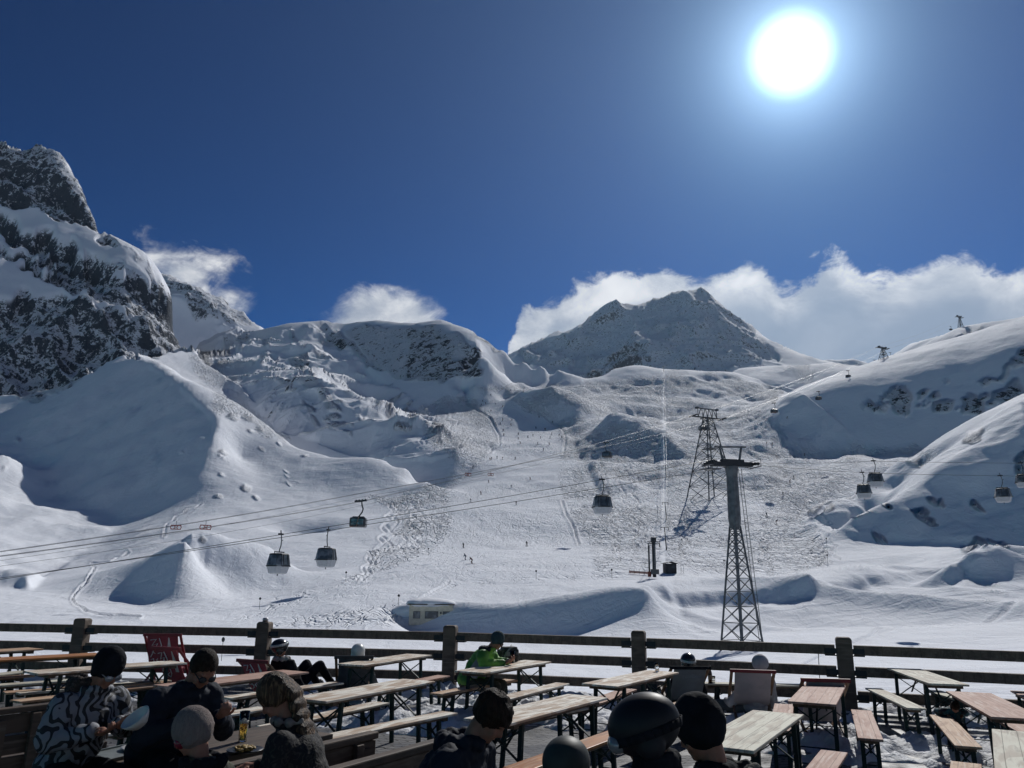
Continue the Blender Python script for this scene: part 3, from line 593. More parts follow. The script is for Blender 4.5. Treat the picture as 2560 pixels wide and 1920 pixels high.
def wood(name, c1, c2, c3, rough=.72, seam=.125):
    """weathered boards: long grain, worn varnish patches, board seams every `seam` across Y"""
    if name in MATS: return MATS[name]
    m = bpy.data.materials.new(name); m.use_nodes = True; nt = m.node_tree; L = nt.links.new; b = nt.nodes['Principled BSDF']
    tc = N(nt, 'ShaderNodeTexCoord'); oi = N(nt, 'ShaderNodeObjectInfo')
    ad = nt.nodes.new('ShaderNodeVectorMath'); ad.operation = 'ADD'; L(tc.outputs['Object'], ad.inputs[0])
    cx = nt.nodes.new('ShaderNodeCombineXYZ'); L(M_(nt, 'MULTIPLY', oi.outputs['Random'], 37.0), cx.inputs[0]); L(M_(nt, 'MULTIPLY', oi.outputs['Random'], 13.0), cx.inputs[2]); L(cx.outputs[0], ad.inputs[1])
    def nz(sc, st, det=4, di=0.3):
        mp = N(nt, 'ShaderNodeMapping'); L(ad.outputs[0], mp.inputs[0]); mp.inputs['Scale'].default_value = st
        n = N(nt, 'ShaderNodeTexNoise'); L(mp.outputs[0], n.inputs[0]); n.inputs['Scale'].default_value = sc; n.inputs['Detail'].default_value = det; n.inputs['Distortion'].default_value = di; return n.outputs[0]
    grain = nz(14, (.16, 2.2, 2.2)); patch = nz(4.2, (.45, 1.7, 1), 5, 1.0); blot = nz(1.5, (.7, 1.2, 1), 3)
    c = MIX(nt, SS(nt, patch, .42, .60), c1, c2); c = MIX(nt, M_(nt, 'MULTIPLY', SS(nt, grain, .5, .72), .75), c, c3); c = MIX(nt, M_(nt, 'MULTIPLY', SS(nt, blot, .5, .75), .45), c, c2)
    sp_ = N(nt, 'ShaderNodeSeparateXYZ'); L(tc.outputs['Object'], sp_.inputs[0])
    fr = M_(nt, 'FRACT', M_(nt, 'ADD', M_(nt, 'DIVIDE', sp_.outputs[1], seam), .5)); ed = M_(nt, 'ABSOLUTE', M_(nt, 'SUBTRACT', fr, .5))
    sm_ = SS(nt, ed, .47, .495)
    c = MIX(nt, M_(nt, 'MULTIPLY', sm_, .7), c, tuple(x*.35 for x in c3)); L(c, b.inputs['Base Color']); b.inputs['Roughness'].default_value = rough; b.inputs['Specular IOR Level'].default_value = .3
    bp = N(nt, 'ShaderNodeBump'); bp.inputs['Distance'].default_value = .004; bp.inputs['Strength'].default_value = .6; L(M_(nt, 'SUBTRACT', grain, sm_), bp.inputs['Height']); L(bp.outputs[0], b.inputs['Normal'])
    MATS[name] = m; return m
WP = wood('weathered_pale_wood', (.80, .76, .66), (.46, .34, .24), (.30, .24, .19))
WG = wood('grey_green_worn_wood', (.60, .59, .48), (.42, .37, .29), (.26, .24, .19))
WR = wood('worn_red_brown_wood', (.46, .29, .22), (.33, .17, .12), (.58, .46, .39))
WO = wood('orange_varnished_wood', (.46, .19, .06), (.33, .125, .04), (.56, .40, .24), .45)
WB_ = wood('brown_bench_wood', (.52, .35, .22), (.34, .19, .11), (.66, .55, .43))
WD = wood('dark_settle_wood', (.105, .075, .055), (.06, .045, .035), (.16, .13, .10), .7, .16)
WF = wood('fence_larch', (.15, .115, .088), (.095, .075, .06), (.20, .165, .13), .75, .3)
STEEL = mat('green_black_painted_steel', (.012, .03, .03), .65, 0, (.02, .035, .035), spec=.2)
TOWER = mat('galvanised_grey_steel', (.115, .13, .145), .55, .6, (.07, .08, .09), 1.5)
DARKM = mat('dark_machine_metal', (.03, .035, .042), .5, .4)
ROPE = mat('steel_rope', (.06, .07, .08), .4, .7)
WHITE = mat('white_cabin_paint', (.30, .32, .35), .35, 0, (.36, .38, .41))
GLASSD = mat('tinted_cabin_glass', (.05, .065, .08), .15, .2, (.13, .155, .18), 1.1, lo=.45, hi=.58)
BLK = mat('black_cloth', (.007, .008, .011), .9, 0, (.012, .014, .019), 9, .5, spec=.12)
NAVY = mat('navy_jacket_cloth', (.008, .012, .021), .75, 0, (.014, .02, .032), 6, .9, bscale=11, spec=.15)
SKIN = mat('skin', (.30, .15, .105), .6, 0, (.25, .12, .08), 14, spec=.2)
HAIRD = mat('dark_brown_hair', (.012, .008, .006), .7, 0, (.03, .018, .012), 30, .9, stretch=(1, 1, .25), spec=.15)
HAIRL = mat('long_light_brown_hair', (.035, .020, .012), .5, 0, (.24, .15, .085), 40, .9, stretch=(1.5, 1.5, .08), lo=.45, hi=.7, spec=.2)
def glassmat(name, col, rough=.02, ior=1.45):
    if name in MATS: return MATS[name]
    m = bpy.data.materials.new(name); m.use_nodes = True; b = m.node_tree.nodes['Principled BSDF']; b.inputs['Base Color'].default_value = (*col, 1)
    b.inputs['Transmission Weight'].default_value = 1; b.inputs['Roughness'].default_value = rough; b.inputs['IOR'].default_value = ior; MATS[name] = m; return m
CLEAR = glassmat('clear_glass', (.95, .97, .97)); BEER = glassmat('golden_beer', (.85, .48, .08), .1, 1.33); REDD = glassmat('red_drink', (.85, .05, .06), .1, 1.33)
FOAM = mat('beer_foam', (.75, .72, .64), .9)

# ------------------------------------------------------------------ mesh builder
class MB:
    def __init__(s): s.v = []; s.f = []
    def add(s, vs, fs):
        o = len(s.v); s.v += [tuple(v) for v in vs]; s.f += [tuple(i+o for i in f) for f in fs]; return s
    def box(s, c, d, rot=None, taper=1.0):
        hx, hy, hz = d[0]/2, d[1]/2, d[2]/2; vs = []
        for z in (-1, 1):
            k = taper if z > 0 else 1
            for x, y in ((-1, -1), (1, -1), (1, 1), (-1, 1)): vs.append(Vector((x*hx*k, y*hy*k, z*hz)))
        if rot is not None: vs = [rot @ v for v in vs]
        c = Vector(c); return s.add([v+c for v in vs], [(3, 2, 1, 0), (4, 5, 6, 7), (0, 1, 5, 4), (1, 2, 6, 5), (2, 3, 7, 6), (3, 0, 4, 7)])
    def bar(s, a, b, w, h=None, up=(0, 0, 1)):
        a, b = Vector(a), Vector(b); d = (b-a); L_ = d.length; d = d/max(L_, 1e-9); u = Vector(up)
        if abs(d.dot(u)) > .97: u = Vector((1, 0, 0))
        x = d.cross(u).normalized(); y = x.cross(d); m_ = Matrix((x, d, y)).transposed()
        return s.box((a+b)/2, (w, L_, h or w), m_)
    def tube(s, pts, r, n=8, cap=True):
        pts = [Vector(p) for p in pts]; rs = r if isinstance(r, (list, tuple)) else [r]*len(pts); o = len(s.v); prev = None; vs = []
        for i, p in enumerate(pts):
            d = (pts[min(i+1, len(pts)-1)]-pts[max(i-1, 0)]).normalized()
            if prev is None: x = d.orthogonal().normalized()
            else: x = (prev-d*prev.dot(d)); x = x.normalized() if x.length > 1e-6 else d.orthogonal().normalized()
            prev = x; y = d.cross(x)
            for k in range(n): a = 2*math.pi*k/n; vs.append(p+(x*math.cos(a)+y*math.sin(a))*rs[i])
        fs = [(i*n+k, i*n+(k+1) % n, (i+1)*n+(k+1) % n, (i+1)*n+k) for i in range(len(pts)-1) for k in range(n)]
        if cap: fs += [tuple(range(n))[::-1], tuple((len(pts)-1)*n+k for k in range(n))]
        return s.add(vs, fs)
    def lathe(s, prof, n=20, c=(0, 0, 0), rot=None, sc=(1, 1, 1)):
        c = Vector(c); vs = []
        for r, z in prof:
            for k in range(n):
                a = 2*math.pi*k/n; v = Vector((r*math.cos(a)*sc[0], r*math.sin(a)*sc[1], z*sc[2]))
                vs.append((rot @ v if rot is not None else v)+c)
        fs = [(i*n+k, i*n+(k+1) % n, (i+1)*n+(k+1) % n, (i+1)*n+k) for i in range(len(prof)-1) for k in range(n)]
        if prof[0][0] > 1e-6: fs.append(tuple(range(n))[::-1])
        if prof[-1][0] > 1e-6: fs.append(tuple((len(prof)-1)*n+k for k in range(n)))
        return s.add(vs, fs)
    def ball(s, c, r, n=14, m_=9, rot=None):
        if isinstance(r, (int, float)): r = (r, r, r)
        return s.lathe([(max(math.sin(math.pi*i/m_), 1e-4), -math.cos(math.pi*i/m_)) for i in range(m_+1)], n, c, rot, r)
    def build(s, name, material, parent=None, smooth=False, bevel=0, loc=None, rz=0):
        me = bpy.data.meshes.new(name); me.from_pydata(s.v, [], s.f); me.update()
        bm = bmesh.new(); bm.from_mesh(me); bmesh.ops.recalc_face_normals(bm, faces=bm.faces); bm.to_mesh(me); bm.free()
        me.materials.append(material)
        if smooth:
            for p in me.polygons: p.use_smooth = True
        o = bpy.data.objects.new(name, me); link(o, parent)
        if loc is not None: o.location = loc; o.rotation_euler = (0, 0, rz)
        if bevel:
            b = o.modifiers.new('bevel', 'BEVEL'); b.width = bevel; b.segments = 2; b.limit_method = 'ANGLE'
        return o
def rotz(a): return Matrix.Rotation(a, 3, 'Z')

# ------------------------------------------------------------------ terrace
FP = [(-17.2, 17.6), (-13.1, 17.4), (-9.1, 17.1), (-5.1, 16.75), (-1.18, 16.35), (2.5, 15.4), (5.95, 14.25), (9.4, 13.0), (12.8, 11.6)]
def pave_material():
    m = bpy.data.materials.new('grey_interlocking_pavers'); m.use_nodes = True; nt = m.node_tree; L = nt.links.new; b = nt.nodes['Principled BSDF']
    tc = N(nt, 'ShaderNodeTexCoord'); mp = N(nt, 'ShaderNodeMapping'); L(tc.outputs['Object'], mp.inputs[0]); mp.inputs['Rotation'].default_value = (0, 0, R(-18))
    wv = nt.nodes.new('ShaderNodeVectorMath'); wv.operation = 'ADD'; L(mp.outputs[0], wv.inputs[0])
    sx = N(nt, 'ShaderNodeSeparateXYZ'); L(mp.outputs[0], sx.inputs[0]); cx = nt.nodes.new('ShaderNodeCombineXYZ')
    L(M_(nt, 'MULTIPLY', M_(nt, 'SINE', M_(nt, 'MULTIPLY', sx.outputs[0], 52.0)), .012), cx.inputs[1]); L(M_(nt, 'MULTIPLY', M_(nt, 'SINE', M_(nt, 'MULTIPLY', sx.outputs[1], 52.0)), .008), cx.inputs[0]); L(cx.outputs[0], wv.inputs[1])
    br = N(nt, 'ShaderNodeTexBrick'); L(wv.outputs[0], br.inputs[0]); br.inputs['Scale'].default_value = 1; br.inputs['Brick Width'].default_value = .24; br.inputs['Row Height'].default_value = .12; br.inputs['Mortar Size'].default_value = .014
    br.inputs['Color1'].default_value = (.15, .15, .152, 1); br.inputs['Color2'].default_value = (.11, .112, .118, 1); br.inputs['Mortar'].default_value = (.02, .02, .022, 1)
    n = N(nt, 'ShaderNodeTexNoise'); L(tc.outputs['Object'], n.inputs[0]); n.inputs['Scale'].default_value = 1.3; n.inputs['Detail'].default_value = 5
    wet = SS(nt, n.outputs[0], .42, .6); L(MIX(nt, M_(nt, 'MULTIPLY', wet, .45), br.outputs[0], (.03, .033, .038)), b.inputs['Base Color'])
    rr_ = nt.nodes.new('ShaderNodeMapRange'); L(wet, rr_.inputs[0]); rr_.inputs[3].default_value = .8; rr_.inputs[4].default_value = .42; L(rr_.outputs[0], b.inputs['Roughness']); b.inputs['Specular IOR Level'].default_value = .3
    bp = N(nt, 'ShaderNodeBump'); bp.inputs['Distance'].default_value = .006; L(M_(nt, 'SUBTRACT', 1.0, br.outputs['Fac']), bp.inputs['Height']); L(bp.outputs[0], b.inputs['Normal'])
    return m
bm = bmesh.new()
out = [(-17.2, -4)]+[(x+.0, y+.45) for x, y in FP]+[(14, 11.2), (14, -4)]
top = [bm.verts.new((x, y, 0)) for x, y in out]; bot = [bm.verts.new((x, y, -1.6)) for x, y in out]
bm.faces.new(top); n = len(out)
for i in range(n): bm.faces.new((top[i], bot[i], bot[(i+1) % n], top[(i+1) % n]))
bmesh.ops.recalc_face_normals(bm, faces=bm.faces)
me_ = bpy.data.meshes.new('terrace_paving'); bm.to_mesh(me_); bm.free(); me_.materials.append(pave_material()); tp = bpy.data.objects.new('terrace_paving', me_); link(tp); tp['kind'] = 'structure'
# trampled slush on the paving
gx, gy = np.meshgrid(np.linspace(-12, 10, 560), np.linspace(5.5, 17.4, 400), indexing='ij')
fy = np.interp(gx, [p[0] for p in FP], [p[1] for p in FP])
bias = np.clip((gy-11)/5, -.3, 1)*.28+np.clip((gx-2.2)/2.5, 0, 1)*.42-.36+np.exp(-((gx+.2)**2/9+(gy-13.3)**2/3))*.42+np.exp(-((gx+.3)**2/1.2+(gy-8.2)**2/.25))*.30+np.exp(-((gx+2.5)**2/1+(gy-7.3)**2/.3))*.2
for a_, b_, w_, d_ in ((1.5, 9.5, 1.6, .5), (-.9, 9.2, 1.3, .75), (3.1, 8.2, .5, .2), (-6, 12, 2.5, .1)): bias -= np.exp(-((gx-a_)**2/w_**2+(gy-b_)**2/w_**2))*d_
hh = bias*.5+fbm(gx*.8, gy*.8, 3, 81)*.26+fbm(gx*2.3, gy*2.3, 4, 82)*.20
lump = ridged(gx*4.2, gy*4.2, 4, 83)*.10+np.abs(fbm(gx*9, gy*9, 3, 84))*.07
zz = np.where(hh > 0, np.minimum(hh, .34)**.8*.42+lump*np.clip(hh*5, 0, 1)-.012, -.05+hh*.2)
zz = np.where(gy > fy+.38, -.3, zz); zz *= 1
vv = np.stack([gx, gy, zz], -1).reshape(-1, 3); ii = np.arange(gx.size).reshape(gx.shape)
qq = np.stack([ii[:-1, :-1], ii[1:, :-1], ii[1:, 1:], ii[:-1, 1:]], -1).reshape(-1, 4)
keep = (vv[qq, 2].max(1) > -.03); ms = grid_mesh('trampled_snow', vv, qq[keep])
SLUSH = mat('trampled_slush', (.72, .74, .77), .7, 0, (.50, .51, .52), 2.2, .9, bscale=30, spec=.25); ms.materials.append(SLUSH)
tsn = bpy.data.objects.new('trampled_snow', ms); link(tsn); tsn['kind'] = 'stuff'; tsn['label'] = 'lumpy trampled snow lying in patches on the terrace paving'

# ------------------------------------------------------------------ fence: each post and each run of rails is its own thing
POST_L = {2: 'leftmost fence post in view, behind the wooden tables', 3: 'fence post with a small round metal cap, behind the reclining person', 4: 'fence post left of the person in the green jacket', 5: 'fence post behind the table with the empty glass', 6: 'fence post behind the red-brown table, furthest right in view'}
fence = empty('terrace_fence', (0, 0, 0)); tag(fence, 'dark brown timber fence with three heavy rails along the terrace edge', 'fence')
for i, (x, y) in enumerate(FP):
    if i in (0, 8): continue
    dx, dy = FP[i+1][0]-FP[i-1][0], FP[i+1][1]-FP[i-1][1]; a = math.atan2(dy, dx)
    b = MB(); b.box((0, 0, .60), (.26, .26, 1.20)); b.box((0, 0, 1.215), (.26, .26, .03), None, .78); b.box((0, 0, -.3), (.26, .26, .6))
    p = b.build('fence_post', WF, fence, bevel=.012, loc=(x, y, 0), rz=a)
    if i == 3:
        c = MB().lathe([(.0, 0), (.055, 0), (.06, .05), (.05, .075), (0, .08)], 16); c.build('post_cap', mat('bare_metal', (.4, .4, .42), .4, .8), p, True, loc=(0, 0, 1.23))
for i in range(len(FP)-1):
    a_, b_ = Vector((*FP[i], 0)), Vector((*FP[i+1], 0)); d = (b_-a_).normalized(); n_ = Vector((-d.y, d.x, 0)); a_ += d*.155; b_ -= d*.155
    for z, hgt in ((1.015, .165), (.66, .165), (.26, .16)):
        r_ = MB(); r_.bar((0, 0, 0), (0, (b_-a_).length, 0), .12, hgt); o = r_.build('fence_rail', WF, fence, bevel=.008, loc=a_+Vector((0, 0, z)), rz=math.atan2(d.y, d.x)-math.pi/2)
        for q in (.06, (b_-a_).length-.06):
            k = MB(); k.box((0, q, -hgt/2-.012), (.14, .22, .02)); k.box((.066, q, -.02), (.012, .22, .09)); k.build('rail_bracket', DARKM, o)

# ------------------------------------------------------------------ beer tables and benches
def make_set(kind, wm):
    T_ = kind == 'table'; h, W, L_ = (.77, .53, 2.2) if T_ else (.48, .255, 2.2)
    root = empty('folding_table' if T_ else 'folding_bench', (0, 0, 0))
    b = MB(); b.box((0, 0, h-.0135), (L_, W, .027)); top = b.build('tabletop' if T_ else 'seat', wm, root, bevel=.006)
    for sx in (-1, 1):
        b = MB(); b.box((sx*(L_/2-.20), 0, h-.053), (.09, W-.07, .05)); b.build('batten', WD, root)
        b = MB(); b.box((0, sx*(W/2-.05), h-.042), (L_-.5, .03, .028)); b.build('side_rail', WD, root)
        xx = sx*(L_/2-.32); yy = W/2-.05
        for sy in (-1, 1):
            b = MB(); b.bar((xx, sy*yy, h-.05), (xx+sx*.05, sy*(yy+.0), 0), .045, .042); b.build('leg', STEEL, root)
        b = MB(); z1, z2 = (h-.10, h-.40) if T_ else (h-.09, h-.25)
        b.bar((xx+.024, -yy, z1), (xx+.024, yy, z2), .028, .012); b.bar((xx+.01, yy, z1), (xx+.01, -yy, z2), .028, .012); b.build('cross_brace', STEEL, root)
        b = MB(); b.tube([(xx+sx*.035, -yy, .24 if T_ else .16), (xx+sx*.035, yy, .24 if T_ else .16)], .007, 6); b.build('lower_rod', STEEL, root)
        b = MB(); b.bar((sx*.38, 0, h-.05), (xx, 0, h-.33 if T_ else h-.2), .022, .012); b.build('diagonal_strut', STEEL, root)
    return root
PROT = {}
def put(kind, wm, c, yaw, label, tilt=0.0, z=0.0):
    key = (kind, wm.name)
    if key not in PROT: PROT[key] = o = make_set(kind, wm)
    else: o = copy_tree(PROT[key])
    o.location = (c[0], c[1], z); o.rotation_euler = (0, tilt, yaw)
    tag(o, label, 'table' if kind == 'table' else 'bench', 'folding beer tables on the terrace' if kind == 'table' else 'folding beer benches on the terrace')
    return o
def put2(kind, wm, A, B, label, near_end=True):
    """A: middle of one short edge, B: a point along the axis (source pixels); near_end: A is the anchored end"""
    z = .77 if kind == 'table' else .48; a = onz(*A, z); b = onz(*B, z); d = (b-a); d.z = 0; d.normalize()
    return put(kind, wm, a+d*1.1, math.atan2(d.y, d.x), label)
yw = math.radians
put('table', WR, (4.02, 10.5), yw(-116.1), 'red-brown table with four legs standing right in front of the rightmost fence post')
put('table', WG, (2.34, 7.84), yw(-120.5), 'large pale grey-green table right of the foreground person in a black beanie')
put('table', WG, (6.49, 12.63), yw(-101.4), 'weathered grey table nearest the fence at the right, partly in a strip of shadow')
put('bench', WB_, (5.24, 9.69), yw(-111.9), 'mottled yellow-brown bench in front of the big red-brown table at the right')
put('bench', WR, (4.37, 10.04), yw(-111.6), 'red-brown bench with melted drops, end-on below the rightmost fence post')
put('table', WR, (5.71, 9.65), yw(-107.9), 'large red-brown table running out of the right side of the picture')
put('table', WP, (1.83, 11.82), yw(56.6), 'pale table carrying a single empty glass beside a fence post')
put('table', WP, (-2.1, 14.08), yw(66.3), 'pale streaked table in front of the person with the white helmet')
put('bench', WP, (.4, 12.59), yw(62.2), 'pale streaked bench between the table of the person in green and a wide pale table')
TK = put('table', WP, (-.03, 13.21), yw(59.6), 'pale brown table at which the person in the green jacket sits')
put2('table', WP, (1468.5, 1739), (1255, 1792), 'wide pale streaked table behind the dark-haired person in the middle foreground')
put2('table', WP, (1047.5, 1699.6), (800, 1743.4), 'long pale table stretching right from behind the long-haired girl')
put2('table', WR, (740, 1676.9), (549.5, 1699.8), 'red-brown table behind the bent man, below the reclining person')
put2('table', WP, (76, 1680.5), (431, 1655), 'pale table behind the person in the zebra jacket, its left end showing crossed legs')
put2('table', WO, (250, 1633.8), (0, 1646.8), 'orange-tinted table behind the beanie of the zebra-jacket person')
put2('table', WB_, (89.7, 1620), (0, 1625.5), 'small-looking brown table at the left edge, the one nearest the fence')
put2('table', WG, (2561, 1829), (2590, 1925), 'grey-green table cut off by the bottom right corner')
put2('bench', WG, (60, 1677), (0, 1684), 'upper of the two close benches at the left edge')
put2('bench', WB_, (80, 1687), (0, 1693), 'lower of the two close benches at the left edge')
put2('bench', WG, (235, 1694.5), (0, 1711.3), 'thin grey bench passing under the pale table at the left')
put2('bench', WB_, (10, 1730), (216, 1716.5), 'yellow-brown bench with its rounded end at the left edge, nearest row')
put2('bench', WP, (420, 1699), (340, 1706), 'pale bench seen between the zebra jacket and the bent man, upper one')
put2('bench', WB_, (405, 1709.5), (340, 1717), 'light brown bench seen between the zebra jacket and the bent man, lower one')
put2('bench', WP, (565, 1743.7), (650, 1732), 'pale bench just right of the bent man at elbow height')
put2('bench', WP, (662, 1768), (575, 1781.5), 'pale bench behind the tall beer glass')
put2('bench', WP, (954, 1754.6), (812, 1785), 'streaked short-looking bench under the long pale table behind the girl')
put2('bench', WP, (1125, 1779.5), (800, 1845), 'long pale bench crossing from the girl to the dark-haired person in the middle')
put2('bench', WO, (1545, 1829), (1330, 1907), 'bright orange bench between the grey helmet and the black helmet')
put2('bench', WB_, (1759, 1741.5), (1653, 1773.8), 'brown bench right above the black beanie of the foreground person')
put2('bench', WR, (1573, 1721.5), (1510, 1745), 'reddish bench partly under the table with the empty glass')
put2('bench', WP, (1470, 1763), (1430, 1771), 'pale bench whose end shows beneath the wide pale table')
put2('bench', WB_, (1092, 1734), (1180, 1717), 'bench on which the person in the green jacket sits')
put2('bench', WR, (1110, 1688), (1050, 1700), 'reddish bench behind the long pale table, left of the person in green')
put2('bench', WR, (2085.2, 1877.3), (2054, 1920), 'worn reddish bench end at the bottom edge below the red-brown table')
put2('bench', WR, (1959.8, 1759.7), (1957, 1779), 'short-looking reddish bench between the hooded person and the red-brown table')
put2('bench', WG, (2183, 1720), (2272, 1761), 'grey bench crossed by a shadow strip, beside the table nearest the fence')
put2('bench', WG, (2330, 1725), (2400, 1745), 'narrow grey bench behind the legs of the table nearest the fence')
put2('bench', WR, (2528, 1806), (2560, 1825), 'reddish bench under the large table at the right edge')
put2('bench', WB_, (2415, 1905.7), (2414, 1930), 'light brown bench end at the bottom edge near the right corner')
put2('bench', WR, (2548, 1727), (2590, 1748), 'reddish bench tip at the far right edge by the fence')
put2('bench', WG, (1745, 1706), (1880, 1709), 'narrow bench between the two right deck chairs carrying a brown bottle')

# ------------------------------------------------------------------ settles with slatted backs and the table of the foreground group
def settle(A, B, h, label, ext=(0, 0), side=1, brackets=(.3, .75)):
    a, b_ = Vector(A), Vector(B); d = (b_-a); d.z = 0; d.normalize(); a = a-d*ext[0]; b_ = b_+d*ext[1]; L_ = (b_-a).length
    root = empty('wooden_settle', (a.x, a.y, 0), math.atan2(d.y, d.x)); tag(root, label, 'bench')
    # local: x along, +y away from the camera side
    k = MB(); k.box((L_/2, 0, h-.025), (L_, .09, .05)); k.build('top_rail', WD, root, bevel=.01)
    z = h-.06
    for w_ in (.155, .155, .13):
        k = MB(); k.box((L_/2, .0, z-w_/2), (L_, .035, w_)); k.build('back_board', WD, root, bevel=.006); z -= w_+.018
    for f in brackets:
        k = MB(); k.box((L_*f, -.045, h-.30), (.085, .05, .48), None, .9); k.build('bracket', WD, root, bevel=.008)
    k = MB(); k.box((L_/2, .25, .455), (L_, .44, .04)); k.build('seat', WD, root, bevel=.008)
    for f in (.06, .5, .94):
        k = MB(); k.box((L_*f, -.02, (h-.1)/2), (.08, .07, h-.1)); k.build('leg', WD, root); k = MB(); k.box((L_*f, .42, .22), (.08, .07, .43)); k.build('leg', WD, root)
    return root
settle(onz(523, 1920, .95), onz(937, 1827, .95), .95, 'dark wooden bench back in the foreground in front of the long-haired girl', (.7, 0), brackets=(.3, .62, .9))
settle(onz(827, 1920, .95), onz(1082, 1851, .95), .95, 'dark wooden bench back in the foreground ending behind the dark-haired person', (.6, .5), brackets=(.3,))
settle(onz(-60, 1778, .95), onz(205, 1748, .95), .95, 'dark wooden bench back at the left edge beside the zebra-jacket person', (.8, .3), brackets=(.64,))
dT = (onz(937, 1827, .95)-onz(523, 1920, .95)); dT.z = 0; dT.normalize(); cT = onz(395, 1893, .75); aT = math.atan2(dT.y, dT.x)
ft = empty('wooden_table', (cT.x, cT.y, 0), aT); tag(ft, 'dark weathered wooden table where the foreground group eats', 'table')
k = MB(); k.box((.2, 0, .728), (2.5, .80, .044)); k.build('tabletop', WD, ft, bevel=.008)
for sx in (-.9, 1.3):
    for sy in (-.3, .3): k = MB(); k.box((sx, sy, .35), (.08, .08, .70)); k.build('leg', WD, ft)

# ------------------------------------------------------------------ tableware
def glass(loc, h, r, liquid=None, fill=.7, foam=0, name='glass', label='', cat='glass'):
    root = empty(name, loc); tag(root, label, cat)
    MB().lathe([(0, 0), (r*.8, 0), (r*.86, h*.5), (r, h), (r-.003, h), (r*.86-.003, h*.5), (r*.8-.003, .012), (0, .012)], 24).build('glass_body', CLEAR, root, True)
    if liquid: MB().lathe([(0, .014), (r*.8-.004, .014), (r*.86-.004, h*.5), (r*.86+(r*.14)*(fill-.5)/.5-.004, h*fill), (0, h*fill)], 24).build('drink', liquid, root, True)
    if foam: MB().lathe([(0, h*fill+.001), (r*.9-.003, h*fill+.001), (r*.93-.003, h*(fill+foam)), (0, h*(fill+foam)+.004)], 24).build('foam', FOAM, root, True)
    return root
PORC = mat('white_porcelain', (.62, .61, .58), .3, 0, (.56, .55, .52)); TRAY = mat('grey_serving_tray', (.17, .19, .18), .5, 0, (.13, .145, .14)); DARKP = mat('black_pan', (.015, .016, .018), .35)
def onT(u, v, dz=0): p = onz(u, v, .752); return Vector((p.x, p.y, .752+dz))
glass(onT(606, 1853), .235, .042, BEER, .60, .10, 'beer_glass', 'tall beer glass half full with foam in front of the long-haired girl')
p = onT(288, 1888); t = empty('serving_tray', p, aT+.15); tag(t, 'grey rectangular serving tray in front of the zebra-jacket person', 'tray')
k = MB(); k.box((0, 0, .006), (.48, .34, .012)); k.build('tray_base', TRAY, t, bevel=.004)
for a_, b_ in (((-.24, -.17), (.24, -.17)), ((.24, -.17), (.24, .17)), ((.24, .17), (-.24, .17)), ((-.24, .17), (-.24, -.17))): MB().bar((*a_, .018), (*b_, .018), .016, .014).build('tray_rim', TRAY, t)
def plate(loc, r, m_, label, food=None, fm=None, z=0):
    root = empty('plate', loc+Vector((0, 0, z))); tag(root, label, 'plate')
    MB().lathe([(0, 0), (r*.6, 0), (r, .018), (r, .022), (r*.6, .006), (0, .006)], 28).build('dish', m_, root, True)
    if food:
        q = MB(); rnd = random.Random(4)
        for i in range(food): a = rnd.random()*6.28; d = rnd.random()*r*.55; q.ball((d*math.cos(a), d*math.sin(a), .018+rnd.random()*.022), (.016+rnd.random()*.02, .010+rnd.random()*.012, .010), 8, 5, rotz(rnd.random()*3))
        q.build('food', fm, root, True)
plate(onT(345, 1878), .13, PORC, 'white plate with green salad on the grey tray', 34, mat('green_salad', (.03, .26, .10), .5, 0, (.02, .12, .05), 40), .014)
plate(onT(612, 1880), .14, DARKP, 'black plate with noodles and vegetables in front of the long-haired girl', 50, mat('fried_food', (.42, .27, .07), .6, 0, (.16, .12, .04), 60))
def bowl(loc, r, label, tilt=None):
    root = empty('bowl', loc); tag(root, label, 'bowl')
    if tilt: root.rotation_euler = tilt
    MB().lathe([(0, 0), (r*.5, 0), (r*.85, r*.42), (r, r*.72), (r-.004, r*.72), (r*.82, r*.44), (r*.46, .008), (0, .008)], 28).build('bowl_body', PORC, root, True)
bowl(onT(392, 1912), .075, 'small white bowl standing on the wooden table beside the child')
glass(onz(1643, 1679, .77), .13, .036, None, name='empty_glass', label='empty clear glass standing alone on a pale table')
glass(onz(1281, 1657, .77), .19, .045, REDD, .86, 0, 'red_drink_glass', 'glass of bright red drink in front of the person in the green jacket')
glass(onz(1784, 1707, .48), .11, .034, None, name='small_glass', label='small glass beside the brown bottle')
p = onz(1776, 1708, .48); bt = empty('bottle', p); tag(bt, 'brown glass beer bottle standing on the narrow bench between the deck chairs', 'bottle')
MB().lathe([(0, 0), (.035, 0), (.036, .15), (.028, .19), (.015, .23), (.014, .275), (.016, .278), (.016, .29), (0, .29)], 20).build('bottle_body', mat('brown_bottle_glass', (.05, .022, .01), .1, 0, (.04, .018, .008), spec=.6), bt, True)
MB().lathe([(.0365, .06), (.0368, .061), (.0368, .13), (.0365, .131)], 20).build('paper_label', mat('bottle_paper', (.28, .22, .15), .7), bt, True)
p = onz(1262, 1655, .77); bk = empty('backpack', p+Vector((.05, .12, 0)), .3); tag(bk, 'dark backpack with light straps lying on the table beside the red drink', 'backpack')
BPK = mat('grey_backpack_cloth', (.035, .037, .04), .8, 0, (.13, .13, .115), 14, .8, lo=.55, hi=.62)
q = MB(); q.box((0, 0, .10), (.34, .20, .19)); q.box((.02, 0, .20), (.26, .18, .08)); q.ball((.10, -.08, .10), (.08, .07, .09)); q.ball((-.12, 0, .08), (.09, .12, .08)); o = q.build('pack_body', BPK, bk, True); md = o.modifiers.new('r', 'REMESH'); md.mode = 'VOXEL'; md.voxel_size = .012; md.use_smooth_shade = True; md = o.modifiers.new('s', 'SMOOTH'); md.iterations = 5; md.factor = .6
